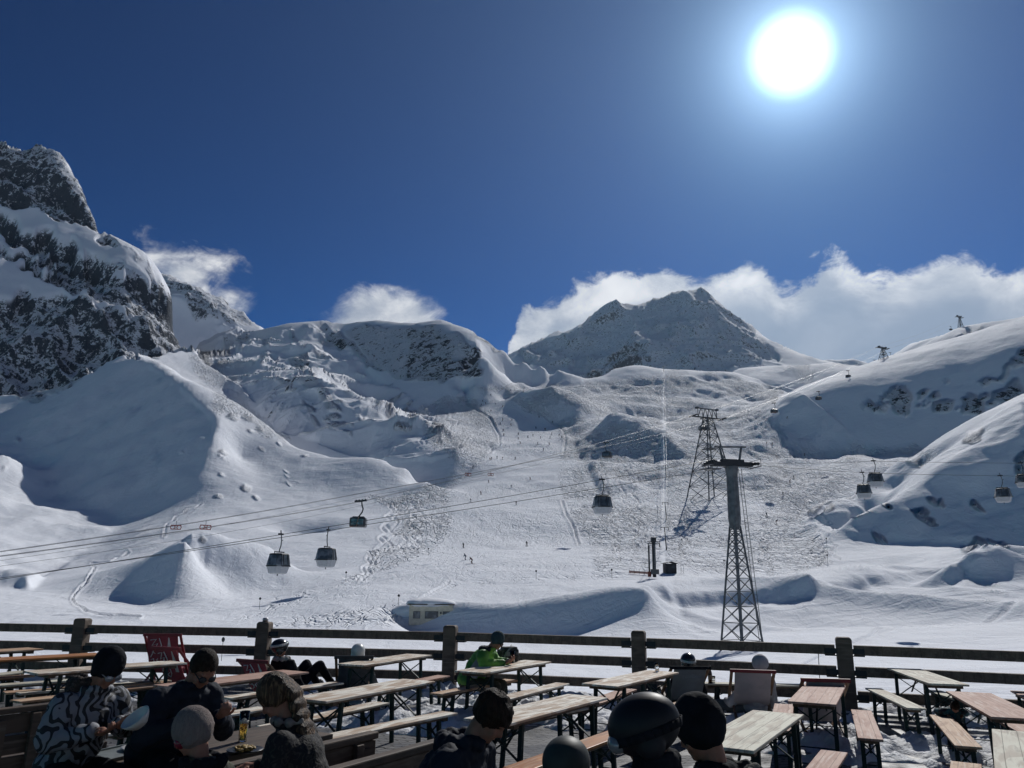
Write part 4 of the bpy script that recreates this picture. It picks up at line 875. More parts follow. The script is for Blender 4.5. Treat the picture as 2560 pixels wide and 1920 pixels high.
MB().tube([(-.12, -.12, .03), (-.08, -.145, .14), (.0, -.13, .23), (.05, -.05, .27)], .014, 6).build('strap', mat('pale_strap', (.30, .31, .30), .7), bk, True)
MB().box((-.02, -.135, .13), (.13, .012, .07)).build('pocket_flap', mat('pale_strap', (.3, .31, .3)), bk)
glass(onz(1263, 1655, .77)+Vector((.0, .10, 0)), .15, .045, REDD, .35, 0, 'nearly_empty_glass', 'nearly empty glass behind the hands of the person in green')
# ------------------------------------------------------------------ cableway towers
def lattice(b, base, topw, h, levels, thick, z0=0.0, rot=0.0, x2=None, horiz=True):
    """four corner posts and crossed bracing on every face"""
    def ring(z): k = base+(topw-base)*(z-z0)/(h-z0); return [Vector((k*math.cos(rot+math.pi/2*i), k*math.sin(rot+math.pi/2*i), z)) for i in range(4)]
    zs = [z0+(h-z0)*(1-(1-i/levels)**1.0) for i in range(levels+1)]
    # bays shrink upwards with the width
    w_ = [base+(topw-base)*i/levels for i in range(levels)]; s = sum(w_); zs = [z0]; 
    for q in w_: zs.append(zs[-1]+(h-z0)*q/s)
    R0_, R1_ = ring(z0), ring(h)
    for i in range(4): b.bar(R0_[i], R1_[i], thick*1.6)
    for a, c in zip(zs[:-1], zs[1:]):
        A, B = ring(a), ring(c)
        for i in range(4):
            j = (i+1) % 4; b.bar(A[i], B[j], thick*.75); b.bar(A[j], B[i], thick*.75)
            if horiz: b.bar(B[i], B[j], thick*.6)
    return b
T1 = ground_uv(1604, 1409, 95, 125); r1 = math.hypot(T1.x, T1.y); ztop1 = at(1583, 1008, r1).z; H1 = ztop1-T1.z
t1 = empty('lift_tower', T1, R(14)); tag(t1, 'tall grey lattice tower with a solid upper mast just beyond the fence', 'lift tower', 'cableway towers')
hl = H1*.665
b = lattice(MB(), 2.5, .58, hl, 11, .105, -1.0, R(-120+14*0)); b.bar((2.5*math.cos(R(-120)), 2.5*math.sin(R(-120)), -1), (.58*math.cos(R(-120)), .58*math.sin(R(-120)), hl), .27); b.build('lattice_shaft', TOWER, t1)
MB().lathe([(.62, hl-.3), (.74, hl+.9), (.66, H1-1.2), (.80, H1)], 10).build('mast', TOWER, t1)
b = MB(); b.bar((-2.7, 0, H1+.2), (2.7, 0, H1+.35), .7, .55); b.bar((-1.3, 0, H1+.65), (1.6, 0, H1+.7), .6, .4); b.build('cross_arm', DARKM, t1)
for sx in (-1, 1):
    q = MB()
    for k in range(5): q.lathe([(.0, -.08), (.2, -.08), (.2, .08), (0, .08)], 12, (sx*2.9, -1.2+k*.6, H1+.45-.03*(k-2)**2), Matrix.Rotation(math.pi/2, 3, 'Y'))
    q.bar((sx*2.8, -1.6, H1+.3), (sx*2.8, 1.6, H1+.3), .12, .16); q.build('sheave_train', DARKM, t1)
    MB().bar((sx*1.1, 0, H1+.7), (sx*1.45, 0, H1+2.35), .2).build('frame_post', TOWER, t1)
    q = MB(); q.box((sx*3.1, 0, H1+.02), (.4, 2.4, .05)); q.bar((sx*3.25, -1.2, H1), (sx*3.25, -1.2, H1+.9), .04); q.bar((sx*3.25, 1.2, H1), (sx*3.25, 1.2, H1+.9), .04); q.bar((sx*3.25, -1.2, H1+.9), (sx*3.25, 1.2, H1+.9), .04); q.build('service_platform', DARKM, t1)
MB().bar((-2.1, 0, H1+2.3), (2.1, 0, H1+2.5), .2, .18).build('top_beam', TOWER, t1)
q = MB()
for s in (-.2, .2): q.bar((1.35+s, -1.9, 0), (.75+s, -.6, H1-.3), .05)
for k in range(44): f = k/44; q.bar((1.15-.6*f, -1.9+1.3*f, f*H1), (1.55-.6*f, -1.9+1.3*f, f*H1), .035)
for z in (H1*.42, H1*.50): f = z/H1; q.bar((1.6-.6*f, -2.2+1.3*f, z), (2.2-.6*f, -1.3+1.3*f, z), .05); q.bar((1.6-.6*f, -2.2+1.3*f, z+.9), (2.2-.6*f, -1.3+1.3*f, z+.9), .05)
q.build('ladder', TOWER, t1)
def big_tower(P, H, w, arm, label, tw=.16, lv=8, rot=20, sc=1.0):
    t = empty('cableway_tower', P, R(rot)); tag(t, label, 'cableway tower', 'cableway towers')
    b = lattice(MB(), w, w*.17, H*.90, lv, tw, -2, R(45-90)); b.build('lattice_shaft', TOWER, t)
    q = MB(); q.bar((-arm, 0, H*.9), (arm, 0, H*.9), .9*sc, .5*sc)
    for x in (-arm*.95, arm*.95): q.bar((x, -arm*.34, H*.9+.3), (x, arm*.34, H*.9+.2), .8*sc, .45*sc)
    q.build('rope_saddles', DARKM, t)
    q = MB(); q.bar((-arm*.72, 0, H), (arm*.72, 0, H), .5*sc, .4*sc)
    for x in (-.62, -.3, 0, .3, .62): q.bar((x*arm, 0, H*.9), (x*arm*.8+.08*arm, 0, H), tw*1.2); q.bar((x*arm, 0, H*.9), (x*arm*.8-.12*arm, 0, H), tw)
    q.box((-arm*.66, 0, H+.1), (1.2*sc, 1.6*sc, .8*sc)); q.box((arm*.62, 0, H+.1), (1.2*sc, 1.6*sc, .8*sc)); q.build('gantry', TOWER, t)
    q = MB(); q.bar((-w*.12, 0, 0), (-w*.05, 0, H*.9), .22*sc); q.box((0, 0, H*.55), (w*.45, w*.45, .2)); q.box((0, 0, H*.33), (w*.6, w*.6, .2)); q.build('inner_ladder', TOWER, t)
    return t
T2 = ground_uv(1538, 1079, 300, 520); r2 = math.hypot(T2.x, T2.y); H2 = at(1521, 884, r2).z-T2.z
big_tower(T2, H2, 12.5, 9.3, 'large lattice cableway tower standing on the piste behind the nearer tower', .26, 8, 24)
T3 = ground_uv(1912, 800, 780, 1060); r3 = math.hypot(T3.x, T3.y); H3 = at(1905, 750, r3).z-T3.z
big_tower(T3, H3, 5.2, 6.8, 'small distant cableway tower on the snowy ridge at the right', .22, 5, 24, 1.2)
T4 = at(2076, 711, 1480); H4 = at(2070, 683, 1480).z-T4.z
big_tower(T4, H4, 5.6, 7.8, 'most distant cableway tower on the rocky hilltop at the far right', .30, 4, 24, 1.5)

# ------------------------------------------------------------------ ropes
def rope(pts, r, label, name='cableway_rope', sag=0.0):
    q = [];  n = 10
    for a, b_ in zip(pts[:-1], pts[1:]):
        for i in range(n): f = i/n; p = a.lerp(b_, f); p.z -= sag*4*f*(1-f)*(b_-a).length; q.append(p)
    q.append(pts[-1]); o = MB().tube(q, r, 6).build(name, ROPE, None, True); tag(o, label, 'cable', 'ropes of the cableways'); return o
def arm1(x, z=.5): c, s = math.cos(R(14)), math.sin(R(14)); return Vector((T1.x+x*c, T1.y+x*s, T1.z+H1+z))
AL, AR = arm1(-2.9, .62), arm1(2.9, .62)
ROPE1 = [at(-260, 1292, 88), AL, at(1883, 1022, 126), at(2560, 1030, 158)]
ROPE2 = [at(-260, 1285, 95), AR, at(1883, 996, 138), at(2560, 1000, 170)]
rope(ROPE1, .028, 'thin lower steel rope of the gondola line crossing the whole picture', sag=.004)
rope(ROPE2, .028, 'thin upper steel rope of the gondola line crossing the whole picture', sag=.004)
def arm2(x, y=0): c, s = math.cos(R(24)), math.sin(R(24)); return Vector((T2.x+x*c-y*s, T2.y+x*s+y*c, T2.z+H2*.9+.4))
def arm3(x): c, s = math.cos(R(24)), math.sin(R(24)); return Vector((T3.x+x*c, T3.y+x*s, T3.z+H3*.9+.4))
def arm4(x): c, s = math.cos(R(24)), math.sin(R(24)); return Vector((T4.x+x*c, T4.y+x*s, T4.z+H4*.9+.4))
for dx, dz, u, lab in ((-9.0, 0, (1196, 1203), 'heavy carrying rope with a cabin, lower one of the big cableway'), (9.0, 0, (1194, 1190), 'heavy carrying rope of the big cableway, the uppermost one at the left')):
    g = -.004
    L0 = at(-160, 1222 if dx < 0 else 1214, 128 if dx < 0 else 143); M0 = at(777, 1084 if dx < 0 else 1066, 190 if dx < 0 else 205)
    for off in (-.35, .35):
        o_ = Vector((off, 0, 0)); rope([L0+o_, M0+o_, arm2(dx)+o_, arm3(dx*.75)+o_, arm4(dx*.8)+o_], .036, lab+(', left strand' if off < 0 else ', right strand'), sag=.006)
    o_ = Vector((0, 0, -1.0)); rope([L0+o_*1.3, M0+o_, arm2(dx)+o_*.4, arm3(dx*.75)+o_*.4], .022, 'thin hauling rope just below the '+('lower' if dx < 0 else 'upper')+' carrying rope', sag=.010)
RED = mat('red_carrier_paint', (.30, .05, .035), .5, .2)
for u, v, r, s in ((380, 1139, 158, 1), (444, 1139, 146, 1), (1011, 1025, 232, 1.1), (1060, 1025, 246, 1.1)):
    p = at(u, v, r); c = empty('rope_carrier', p, R(28), s); tag(c, {380: 'leftmost small red rope carrier on the big cableway', 444: 'second red rope carrier from the left', 1011: 'red rope carrier left of the farther pair over the piste', 1060: 'red rope carrier right of the farther pair over the piste'}[u], 'rope carrier', 'red rope carriers')
    q = MB()
    for x in (-.55, .55): q.tube([(x+.38*math.cos(a), 0, .38*math.sin(a)) for a in [i*math.pi/5 for i in range(10)]+[0]], .07, 6)
    q.bar((-.9, 0, .35), (.9, 0, .35), .14); q.bar((-.9, 0, -.35), (.9, 0, -.35), .12); q.build('roller_frame', RED, c)
    MB().bar((0, 0, -.4), (0, 0, 1.2), .06).build('clamp', DARKM, c)

# ------------------------------------------------------------------ cabins
def small_gondola():
    g = empty('gondola'); prof = [(.62, -3.82), (.98, -3.05), (1.02, -2.75), (.80, -1.95), (.70, -1.86)]
    def sec(z, k): return [(x*k, y*k*.92, z) for x, y in ((-1, -.62), (-.62, -1), (.62, -1), (1, -.62), (1, .62), (.62, 1), (-.62, 1), (-1, .62))]
    def loft(ps, a0, a1):
        m_ = MB(); vs = []
        for k, z in ps: vs += sec(z, k)
        fs = [(i*8+j, i*8+(j+1) % 8, (i+1)*8+(j+1) % 8, (i+1)*8+j) for i in range(len(ps)-1) for j in range(8)]
        m_.add(vs, fs+[tuple(range(8))[::-1], tuple((len(ps)-1)*8+j for j in range(8))]); return m_
    loft([(.62, -3.82), (.80, -3.74), (1.0, -3.08)], 0, 0).build('lower_shell', WHITE, g, bevel=.03)
    loft([(.985, -3.08), (1.03, -2.95), (.84, -2.0), (.82, -1.96)], 0, 0).build('window_band', GLASSD, g, bevel=.03)
    loft([(.86, -1.97), (.80, -1.86), (.6, -1.82)], 0, 0).build('roof', DARKM, g, bevel=.02)
    q = MB()
    for x, y in ((-.36, -.95), (.36, -.95), (-.36, .95), (.36, .95)): q.bar((x*1.0, y*1.0, -3.05), (x*.85, y*.84, -1.95), .07)
    for x, y in ((-.64, -.94), (.64, -.94), (-.99, -.58), (.99, -.58)): q.bar((x*1.01, y*.985, -3.05), (x*.83, y*.8, -1.95), .06)
    q.bar((-1.05, -.6, -3.06), (-1.05, .6, -3.06), .10); q.bar((1.05, -.6, -3.06), (1.05, .6, -3.06), .10); q.bar((-.66, -.985, -3.06), (.66, -.985, -3.06), .08); q.build('door_frame', DARKM, g)
    q = MB(); q.bar((-.75, 0, -1.70), (.75, 0, -1.70), .10); q.bar((-.7, 0, -1.70), (-.7, 0, -1.88), .05); q.bar((.7, 0, -1.70), (.7, 0, -1.88), .05); q.build('ski_rack', DARKM, g)
    MB().tube([(0, 0, -1.7), (0, 0, -1.5), (.16, 0, -1.1), (.2, 0, -.6), (.12, 0, -.15), (0, 0, .05)], .055, 8).build('hanger', TOWER, g, True)
    q = MB(); q.box((0, 0, .05), (.62, .2, .16)); q.bar((.05, 0, 0), (-.05, 0, .42), .08); q.box((.3, 0, -.55), (.12, .1, .06)); q.build('rope_grip', DARKM, g)
    MB().bar((0, 0, -3.8), (0, 0, -4.0), .07).build('guide_foot', DARKM, g)
    return g
def onrope(RP, u):
    """point of the rope above pixel column u"""
    best = None
    for a, b_ in zip(RP[:-1], RP[1:]):
        for i in range(200):
            f = i/200; p = a.lerp(b_, f); p.z -= .004*4*f*(1-f)*(b_-a).length; U, V = toD(np.array(p)[None]); d = abs(U[0]-u)
            if best is None or d < best[0]: best = (d, p)
    return best[1]
G0 = small_gondola()
gl = [(610, ROPE1, 98, 1.0, 'pale gondola with see-through windows, left one of the hanging pair at the left'), (705, ROPE2, -70, 1.0, 'gondola with a plain white lower side, right one of the hanging pair at the left'),
      (1299, ROPE1, 35, 1.02, 'dark rounded gondola hanging over the middle of the piste'), (1862, ROPE1, 10, 1.0, 'lower gondola of the touching pair right of the near tower'), (1886, ROPE2, 20, 1.12, 'upper gondola of the touching pair right of the near tower'),
      (2162, ROPE1, 10, 1.05, 'gondola hanging before the shaded hill at the right'), (2204, ROPE2, 15, 1.05, 'gondola at the right edge beside the dark rocks')]
for i, (u, RP, a, s, lab) in enumerate(gl):
    o = G0 if i == 0 else copy_tree(G0); o.location = onrope(RP, u); o.rotation_euler = (0, 0, R(a-30)); o.scale = (s,)*3; tag(o, lab, 'gondola', 'gondolas of the small ropeway')
def big_cabin():
    g = empty('cable_car'); CB = mat('black_cabin_shell', (.028, .032, .04), .3, .2, (.04, .045, .05)); OR = mat('orange_stripe', (.42, .16, .05), .4)
    b = MB(); b.box((0, 0, -5.05), (3.9, 3.0, 2.3)); b.build('cabin_shell', CB, g, bevel=.42)
    b = MB(); b.box((0, 0, -4.95), (3.95, 2.1, 1.45)); b.box((0, 0, -4.95), (2.9, 3.06, 1.45)); b.build('window_band', GLASSD, g, bevel=.08)
    b = MB(); b.bar((-.12, -1.56, -6.15), (.25, -1.56, -3.95), .12, .06); b.bar((-1.8, -1.52, -6.12), (-.1, -1.56, -6.14), .08, .1); b.build('orange_stripe', OR, g)
    b = MB(); b.box((0, 0, -3.78), (2.7, 1.6, .22)); b.build('roof_deck', DARKM, g)
    b = MB(); b.tube([(0, 0, -3.7), (.75, 0, -2.6), (.95, 0, -1.8), (.62, 0, -.9), (.55, 0, -.1)], .17, 8); b.build('hanger', DARKM, g, True)
    b = MB(); b.bar((-1.2, 0, -.05), (1.7, 0, .25), .35, .4)
    for x in (-1.0, -.3, .5, 1.2): b.lathe([(0, -.12), (.26, -.12), (.26, .12), (0, .12)], 10, (x+.2, 0, .22+x*.1), Matrix.Rotation(math.pi/2, 3, 'X'))
    b.build('carriage', DARKM, g); return g
C0 = big_cabin()
cl = [(777, 1083, 190, 1.0, 0, 'large black cable car with an orange stripe over the left snow slope'), (1311, 957, 322, 1.0, 150, 'dark cable car hanging above the middle of the piste, left of the big tower'), (1517, 905, 385, .95, 20, 'cable car passing directly before the big lattice tower'),
      (1671, 871, 470, .95, 10, 'faint cable car right of the big tower over the pistes'), (1767, 846, 560, .95, 10, 'cable car before the shaded bowl at the right'), (1831, 801, 690, .95, 10, 'cable car just below the ridge left of the distant tower'),
      (1888, 778, 850, 1.0, 10, 'cable car immediately left of the distant tower'), (1922, 762, 900, 1.0, 10, 'cable car immediately right of the distant tower'), (1966, 766, 1000, 1.0, 10, 'first cable car in the row along the right ridge'), (1986, 762, 1080, 1.0, 10, 'second cable car in the row along the right ridge'),
      (2017, 757, 1180, 1.0, 10, 'third cable car in the row, low against the ridge'), (2028, 741, 1260, 1.0, 10, 'cable car against the rocky hill at the far right'), (2053, 705, 1420, 1.1, 10, 'tiny cable car in the sky beside the most distant tower')]
for i, (u, v, r, s, a, lab) in enumerate(cl):
    o = C0 if i == 0 else copy_tree(C0); o.location = at(u, v, r); o.rotation_euler = (0, 0, R(a)); o.scale = (s,)*3; tag(o, lab, 'cable car', 'cabins of the big cableway')

# ------------------------------------------------------------------ drag lift: station, pylons, hut, net
def pylon():
    p = empty('drag_lift_pylon'); MB().tube([(0, 0, -.5), (-.45, 0, 7.2)], [.2, .13], 8).build('pole', DARKM, p, True)
    b = MB(); b.bar((-1.7, 0, 7.2), (.9, 0, 7.2), .16); b.bar((-1.6, 0, 7.2), (-1.6, 0, 6.3), .14); b.bar((.8, 0, 7.2), (.8, 0, 6.3), .14); b.bar((-1.6, -.8, 6.35), (-1.6, .8, 6.35), .12); b.bar((.8, -.8, 6.35), (.8, .8, 6.35), .12); b.build('cross_arm', DARKM, p); return p
PY = pylon(); first = True
names = ['lowest', 'second lowest', 'third lowest', 'fourth lowest', 'fifth lowest', 'sixth lowest', 'highest but one', 'highest']
pyt = []
for (u, v, r0, r1_), nm in zip(((1440, 1188, 220, 290), (1440, 1123, 280, 380), (1440, 1032, 400, 520), (1438, 968, 480, 660), (1437, 896, 600, 820), (1436, 862, 700, 900), (1435, 830, 780, 1000), (1434, 803, 850, 1060)), names):
    P = ground_uv(u, v, r0, r1_); o = PY if first else copy_tree(PY); first = False; o.location = P; tag(o, nm+' drag lift pylon on the straight line up the middle hill', 'lift pylon', 'drag lift pylons'); pyt.append(P+Vector((-.4, 0, 6.6)))
ST = ground_uv(1414, 1250, 165, 205); st = empty('drag_lift_station', ST, 0); tag(st, 'dark drag lift drive station with a tall mast and side column', 'lift station')
k_ = math.hypot(ST.x, ST.y)/1907*2560/2212*1.0
MB().box((0, 0, 4.6), (.72, .7, 8.6)).build('mast', DARKM, st); MB().box((.0, -.1, 8.9), (1.15, 1.1, .95)).build('drive_head', DARKM, st, bevel=.05)
q = MB(); q.bar((-1.5, -.2, 8.35), (1.6, -.2, 8.35), .14); q.bar((-1.4, -.2, 7.95), (1.5, -.2, 7.95), .16); q.bar((1.4, -.2, 8.0), (1.4, -.2, 7.2), .2); q.bar((-1.25, -.2, 8.0), (-1.25, -.2, 7.4), .16); q.build('cross_arms', DARKM, st)
MB().box((-1.15, 0, 4.2), (.34, .34, 6.6)).build('side_column', DARKM, st); MB().box((.05, -.4, 1.55), (1.85, .8, 1.15)).build('machine_box', mat('grey_machine_cover', (.10, .105, .11), .5), st, bevel=.06); MB().box((-1.15, -.1, 1.0), (.7, .7, 1.2)).build('control_cabinet', mat('red_brown_cabinet', (.22, .05, .03), .6), st)
q = MB()
for z in (2.5, 3.4): q.bar((-2.2, -.5, z), (-1.3, -.5, z), .05); q.bar((-2.2, .5, z), (-1.3, .5, z), .05)
for x in (-2.2, -1.3): q.bar((x, -.5, 2.5), (x, -.5, 3.4), .05)
q.build('platform', DARKM, st)
q = MB()
for k in range(12): q.box((.1, -.36, 1.9+k*.5), (.16, .02, .16))
q.build('mast_holes', WHITE, st)
for s, nm in ((-.9, 'left'), (.9, 'right')):
    rope([ST+Vector((s, 0, 8.2))]+[p+Vector((s*.8, 0, 0)) for p in pyt], .05, 'thin '+nm+' rope of the drag lift running up the middle hill', 'drag_lift_rope', .003)
hp = ground_uv(1447, 1238, 165, 205); h = empty('lift_hut', hp, R(8)); tag(h, 'small black wooden hut beside the drag lift station', 'hut')
MB().box((0, 0, 1.05), (2.7, 2.2, 2.4)).build('wall', mat('black_boards', (.018, .02, .026), .7, 0, (.03, .032, .04), 4), h)
q = MB(); q.add([(-1.6, -1.4, 2.25), (0, -1.4, 2.62), (1.6, -1.4, 2.2), (1.6, 1.4, 2.2), (0, 1.4, 2.62), (-1.6, 1.4, 2.25), (-1.6, -1.4, 2.37), (0, -1.4, 2.74), (1.6, -1.4, 2.32), (1.6, 1.4, 2.32), (0, 1.4, 2.74), (-1.6, 1.4, 2.37)],
  [(0, 1, 4, 5), (1, 2, 3, 4), (6, 11, 10, 7), (7, 10, 9, 8), (0, 6, 7, 1), (1, 7, 8, 2), (2, 8, 9, 3), (3, 9, 10, 4), (4, 10, 11, 5), (5, 11, 6, 0)]); q.build('roof', mat('dark_roof', (.04, .04, .045), .7), h)
MB().box((.6, -1.13, 1.5), (.5, .04, .5)).build('window', GLASSD, h); MB().box((-.6, -1.13, .9), (.8, .04, 1.8)).build('door', mat('dark_door', (.03, .034, .045), .6), h)
q = empty('ladder_stand', ground_uv(1474, 1238, 165, 205), 0); tag(q, 'small metal ladder frame right of the black hut', 'ladder'); b = MB()
for x in (-.3, .3): b.bar((x, 0, 0), (x, 0, 2), .05)
for z in (.5, 1.0, 1.9): b.bar((-.3, 0, z), (.3, 0, z), .05)
b.build('rungs', DARKM, q)
n0, n1 = ground_uv(1359, 1240, 165, 215), ground_uv(1403, 1243, 165, 205); net = empty('safety_net', n0, 0); tag(net, 'low orange safety net left of the drag lift station', 'safety net')
OR_ = mat('orange_net', (.62, .34, .28), .7); b = MB(); b.bar((0, 0, .55), (n1-n0)+Vector((0, 0, .55)), .02, .55); b.build('net', OR_, net); 
for f in (0, .25, .5, .75, 1): MB().bar((n1-n0)*f+Vector((0, 0, -.1)), (n1-n0)*f+Vector((0, 0, 1.3)), .07).build('pole', DARKM, net)
# hut buried in the snow bank
bh = ground_uv(930, 1340, 120, 160); az_ = math.atan2(bh.x, bh.y); bb = empty('buried_hut', bh+Vector((math.sin(az_)*.3, math.cos(az_)*.3, -.1)), -az_); tag(bb, 'cream-walled building with dark windows almost buried in a snow bank', 'building')
CREAM = mat('cream_render', (.62, .58, .47), .85, 0, (.5, .47, .38), 2)
MB().box((0, 2.2, 1.0), (7.6, 5.0, 3.4)).build('wall', CREAM, bb)
b = MB(); b.box((0, 2.0, 2.78), (8.3, 5.6, .18)); b.build('roof', mat('dark_eaves', (.06, .05, .045), .7), bb)
for x, w_ in ((-2.45, 1.1), (.15, 2.2), (2.75, 1.15)):
    wf = MB(); wf.box((x, -.32, 1.0), (w_+.14, .06, 1.24)); o = wf.build('window', mat('dark_frame', (.03, .035, .045), .5), bb); MB().box((x, -.355, 1.0), (w_, .03, 1.1)).build('pane', GLASSD, o)
MB().box((1.75, -.32, 1.35), (.3, .05, .35)).build('vent', DARKM, bb)
q = MB(); q.ball((0, 2.4, 2.9), (4.5, 3.3, 1.0), 26, 12); q.ball((-2.3, 1.6, 2.85), (2.2, 2.4, .9), 20, 10); q.ball((2.6, 1.9, 2.85), (1.9, 2.5, .75), 20, 10); q.ball((0, 5.6, 1.0), (7.5, 4.2, 2.3), 24, 10)
o = q.build('snow_cover', mat('drifted_snow', (.80, .82, .86), .8, 0, (.78, .8, .84), 1, .15), bb, True); md = o.modifiers.new('r', 'REMESH'); md.mode = 'VOXEL'; md.voxel_size = .12; md.use_smooth_shade = True; md = o.modifiers.new('s', 'SMOOTH'); md.iterations = 8; md.factor = .6
# piste markers
mk = empty('piste_marker'); MB().tube([(0, 0, -.3), (0, 0, 1.8)], .035, 6).build('pole', DARKM, mk); MB().lathe([(0, -.04), (.22, -.04), (.22, .04), (0, .04)], 12, (0, 0, 1.85), Matrix.Rotation(math.pi/2, 3, 'X')).build('disc', DARKM, mk)
ml = [(747, 1256, 150, 230, 'piste marker pole near the left edge of the groomed run, above the cable car shadow'), (560, 1317, 120, 180, 'piste marker pole at the lower left edge of the groomed run'), (860, 1311, 120, 190, 'piste marker pole above the buried building'), (1322, 1250, 160, 220, 'piste marker pole on the snow bank left of the orange net'),
      (1158, 1253, 160, 220, 'small piste marker pole in the middle of the snow bank edge'), (1473, 1178, 220, 300, 'piste marker pole right of the lowest drag lift pylon'), (1565, 1228, 180, 260, 'piste marker pole left of the near tower'), (1786, 1178, 220, 300, 'piste marker pole at the right end of the ski tracks'), (1788, 1216, 190, 250, 'low piste marker on the bank at the right'), (925, 1200, 210, 280, 'piste marker pole at the left side of the lower run'), (478, 1428, 55, 80, 'thin marker pole close behind the fence at the left'), (1771, 1472, 30, 60, 'thin marker pole close behind the fence at the right')]
for i, (u, v, a, c, lab) in enumerate(ml):
    o = mk if i == 0 else copy_tree(mk); o.location = ground_uv(u, v, a, c); o.rotation_euler = (R(2), R(i % 3-1), 0); o.scale = (.5, .5, .75) if i > 9 else (1, 1, 1.1); tag(o, lab, 'marker pole', 'piste marker poles')

# ------------------------------------------------------------------ skiers far off
def skier(kind, m_):
    b = MB(); l = .18*kind
    b.tube([(-.14, -.1, .08), (-.17, .12, .5), (-.1, -.05, .95)], [.07, .085, .11], 8); b.tube([(.14, .1, .08), (.19, .22, .5), (.1, -.05, .95)], [.07, .085, .11], 8)
    b.tube([(0, -.05, .9), (0, .05+l*.3, 1.2), (0, .15+l, 1.45), (0, .2+l, 1.56)], [.17, .19, .2, .07], 10); b.ball((0, .24+l, 1.66), .125, 10, 7)
    for s in (-1, 1):
        b.tube([(s*.2, .13+l, 1.42), (s*.36, .15+l, 1.15), (s*.34, .45+l, 1.05)], [.07, .06, .045], 7); b.tube([(s*.36, .45+l, 1.1), (s*.52, .1, .05)], .012, 5); b.bar((s*.15, -.75, .03), (s*.17, .95, .03), .09, .03)
    return b.build('skier', m_, None, True)
SK = [mat('skier_dark', (.02, .024, .035), .8), mat('skier_blue', (.02, .05, .12), .8), mat('skier_wine', (.09, .02, .02), .8)]
proto = [skier(k, SK[k % 3]) for k in (0, 1, 2)]
def r6(x, y): return (700+x/2.765)*.8640625, (1060+y/2.765)*.8640625
def r3_(x, y): return (1200+x/2.765)*.8640625, (600+y/2.765)*.8640625
def r7(x, y): return (1400+x/2.514)*.8640625, (980+y/2.514)*.8640625
near = [(r6(1268, 858), 'skier leading the group of three low on the piste, the upper one'), (r6(1283, 942), 'skier standing tall in the middle of the three low on the piste'), (r6(1328, 968), 'lowest skier of the three low on the piste'), (r6(1706, 848), 'lone skier on the lower right of the groomed piste'),
        (r6(1320, 540), 'skier standing alone left on the piste below the ropes'), (r6(1390, 490), 'skier just above and right of the one standing alone'), (r6(1632, 560), 'pale-trailed skier right beneath the gondola rope'), (r6(1598, 442), 'leaning skier above the gondola rope'), (r6(1730, 388), 'turning skier spraying snow right of the rope carriers'), (r6(1443, 408), 'crouching skier directly below the red rope carriers'),
        (r7(1300, 785), 'skier standing right of the near tower on the track field'), (r7(1358, 832), 'crouched skier right of the near tower, the lowest one'), (r7(1403, 650), 'skier bent over on the piste right of the near tower')]
fars = [r6(*p) for p in ((1332, 310), (1452, 252), (1462, 248), (1500, 240), (1535, 246), (1625, 246), (1822, 186), (1663, 137), (1780, 142), (1863, 145), (1645, 76), (1648, 106), (1712, 96), (1748, 86), (1803, 101), (1865, 101), (1927, 84), (1947, 99), (1545, 48), (1545, 80), (1597, 10), (1770, 33), (1833, 43), (1877, 74), (1490, 5))]
fars += [r3_(*p) for p in ((40, 1135), (75, 1186), (110, 1140), (155, 1156), (10, 1145), (72, 1234), (155, 1252), (156, 1245), (218, 1250), (215, 1284), (408, 1231), (388, 1304), (450, 1314), (500, 1266), (165, 1353), (160, 1321), (140, 1276), (113, 1288), (20, 1120), (330, 1368), (265, 1348))]
fars += [r7(*p) for p in ((1298, 330), (1336, 332), (1447, 408), (1445, 572), (1470, 545))]+[(1102, 845), (1085, 842), (1130, 848), (1060, 855), (1700, 905), (1738, 985)]
rs_ = random.Random(5); first = [True]*3
for i, (q, lab) in enumerate([(x, y) for x, y in near]+[(x, None) for x in fars]):
    P = ground_uv(q[0], q[1], 150, 1000); k = i % 3; o = proto[k] if first[k] else proto[k].copy()
    if first[k]: first[k] = False
    else: scn.collection.objects.link(o)
    o.location = P+Vector((0, 0, .05)); o.rotation_euler = (0, 0, rs_.uniform(-3, 3)); s = 1.05 if lab else 1.12; o.scale = (s, s, s)
    tag(o, lab or 'tiny dark skier among the many skiers scattered on the upper pistes', 'skier', 'skiers on the pistes')

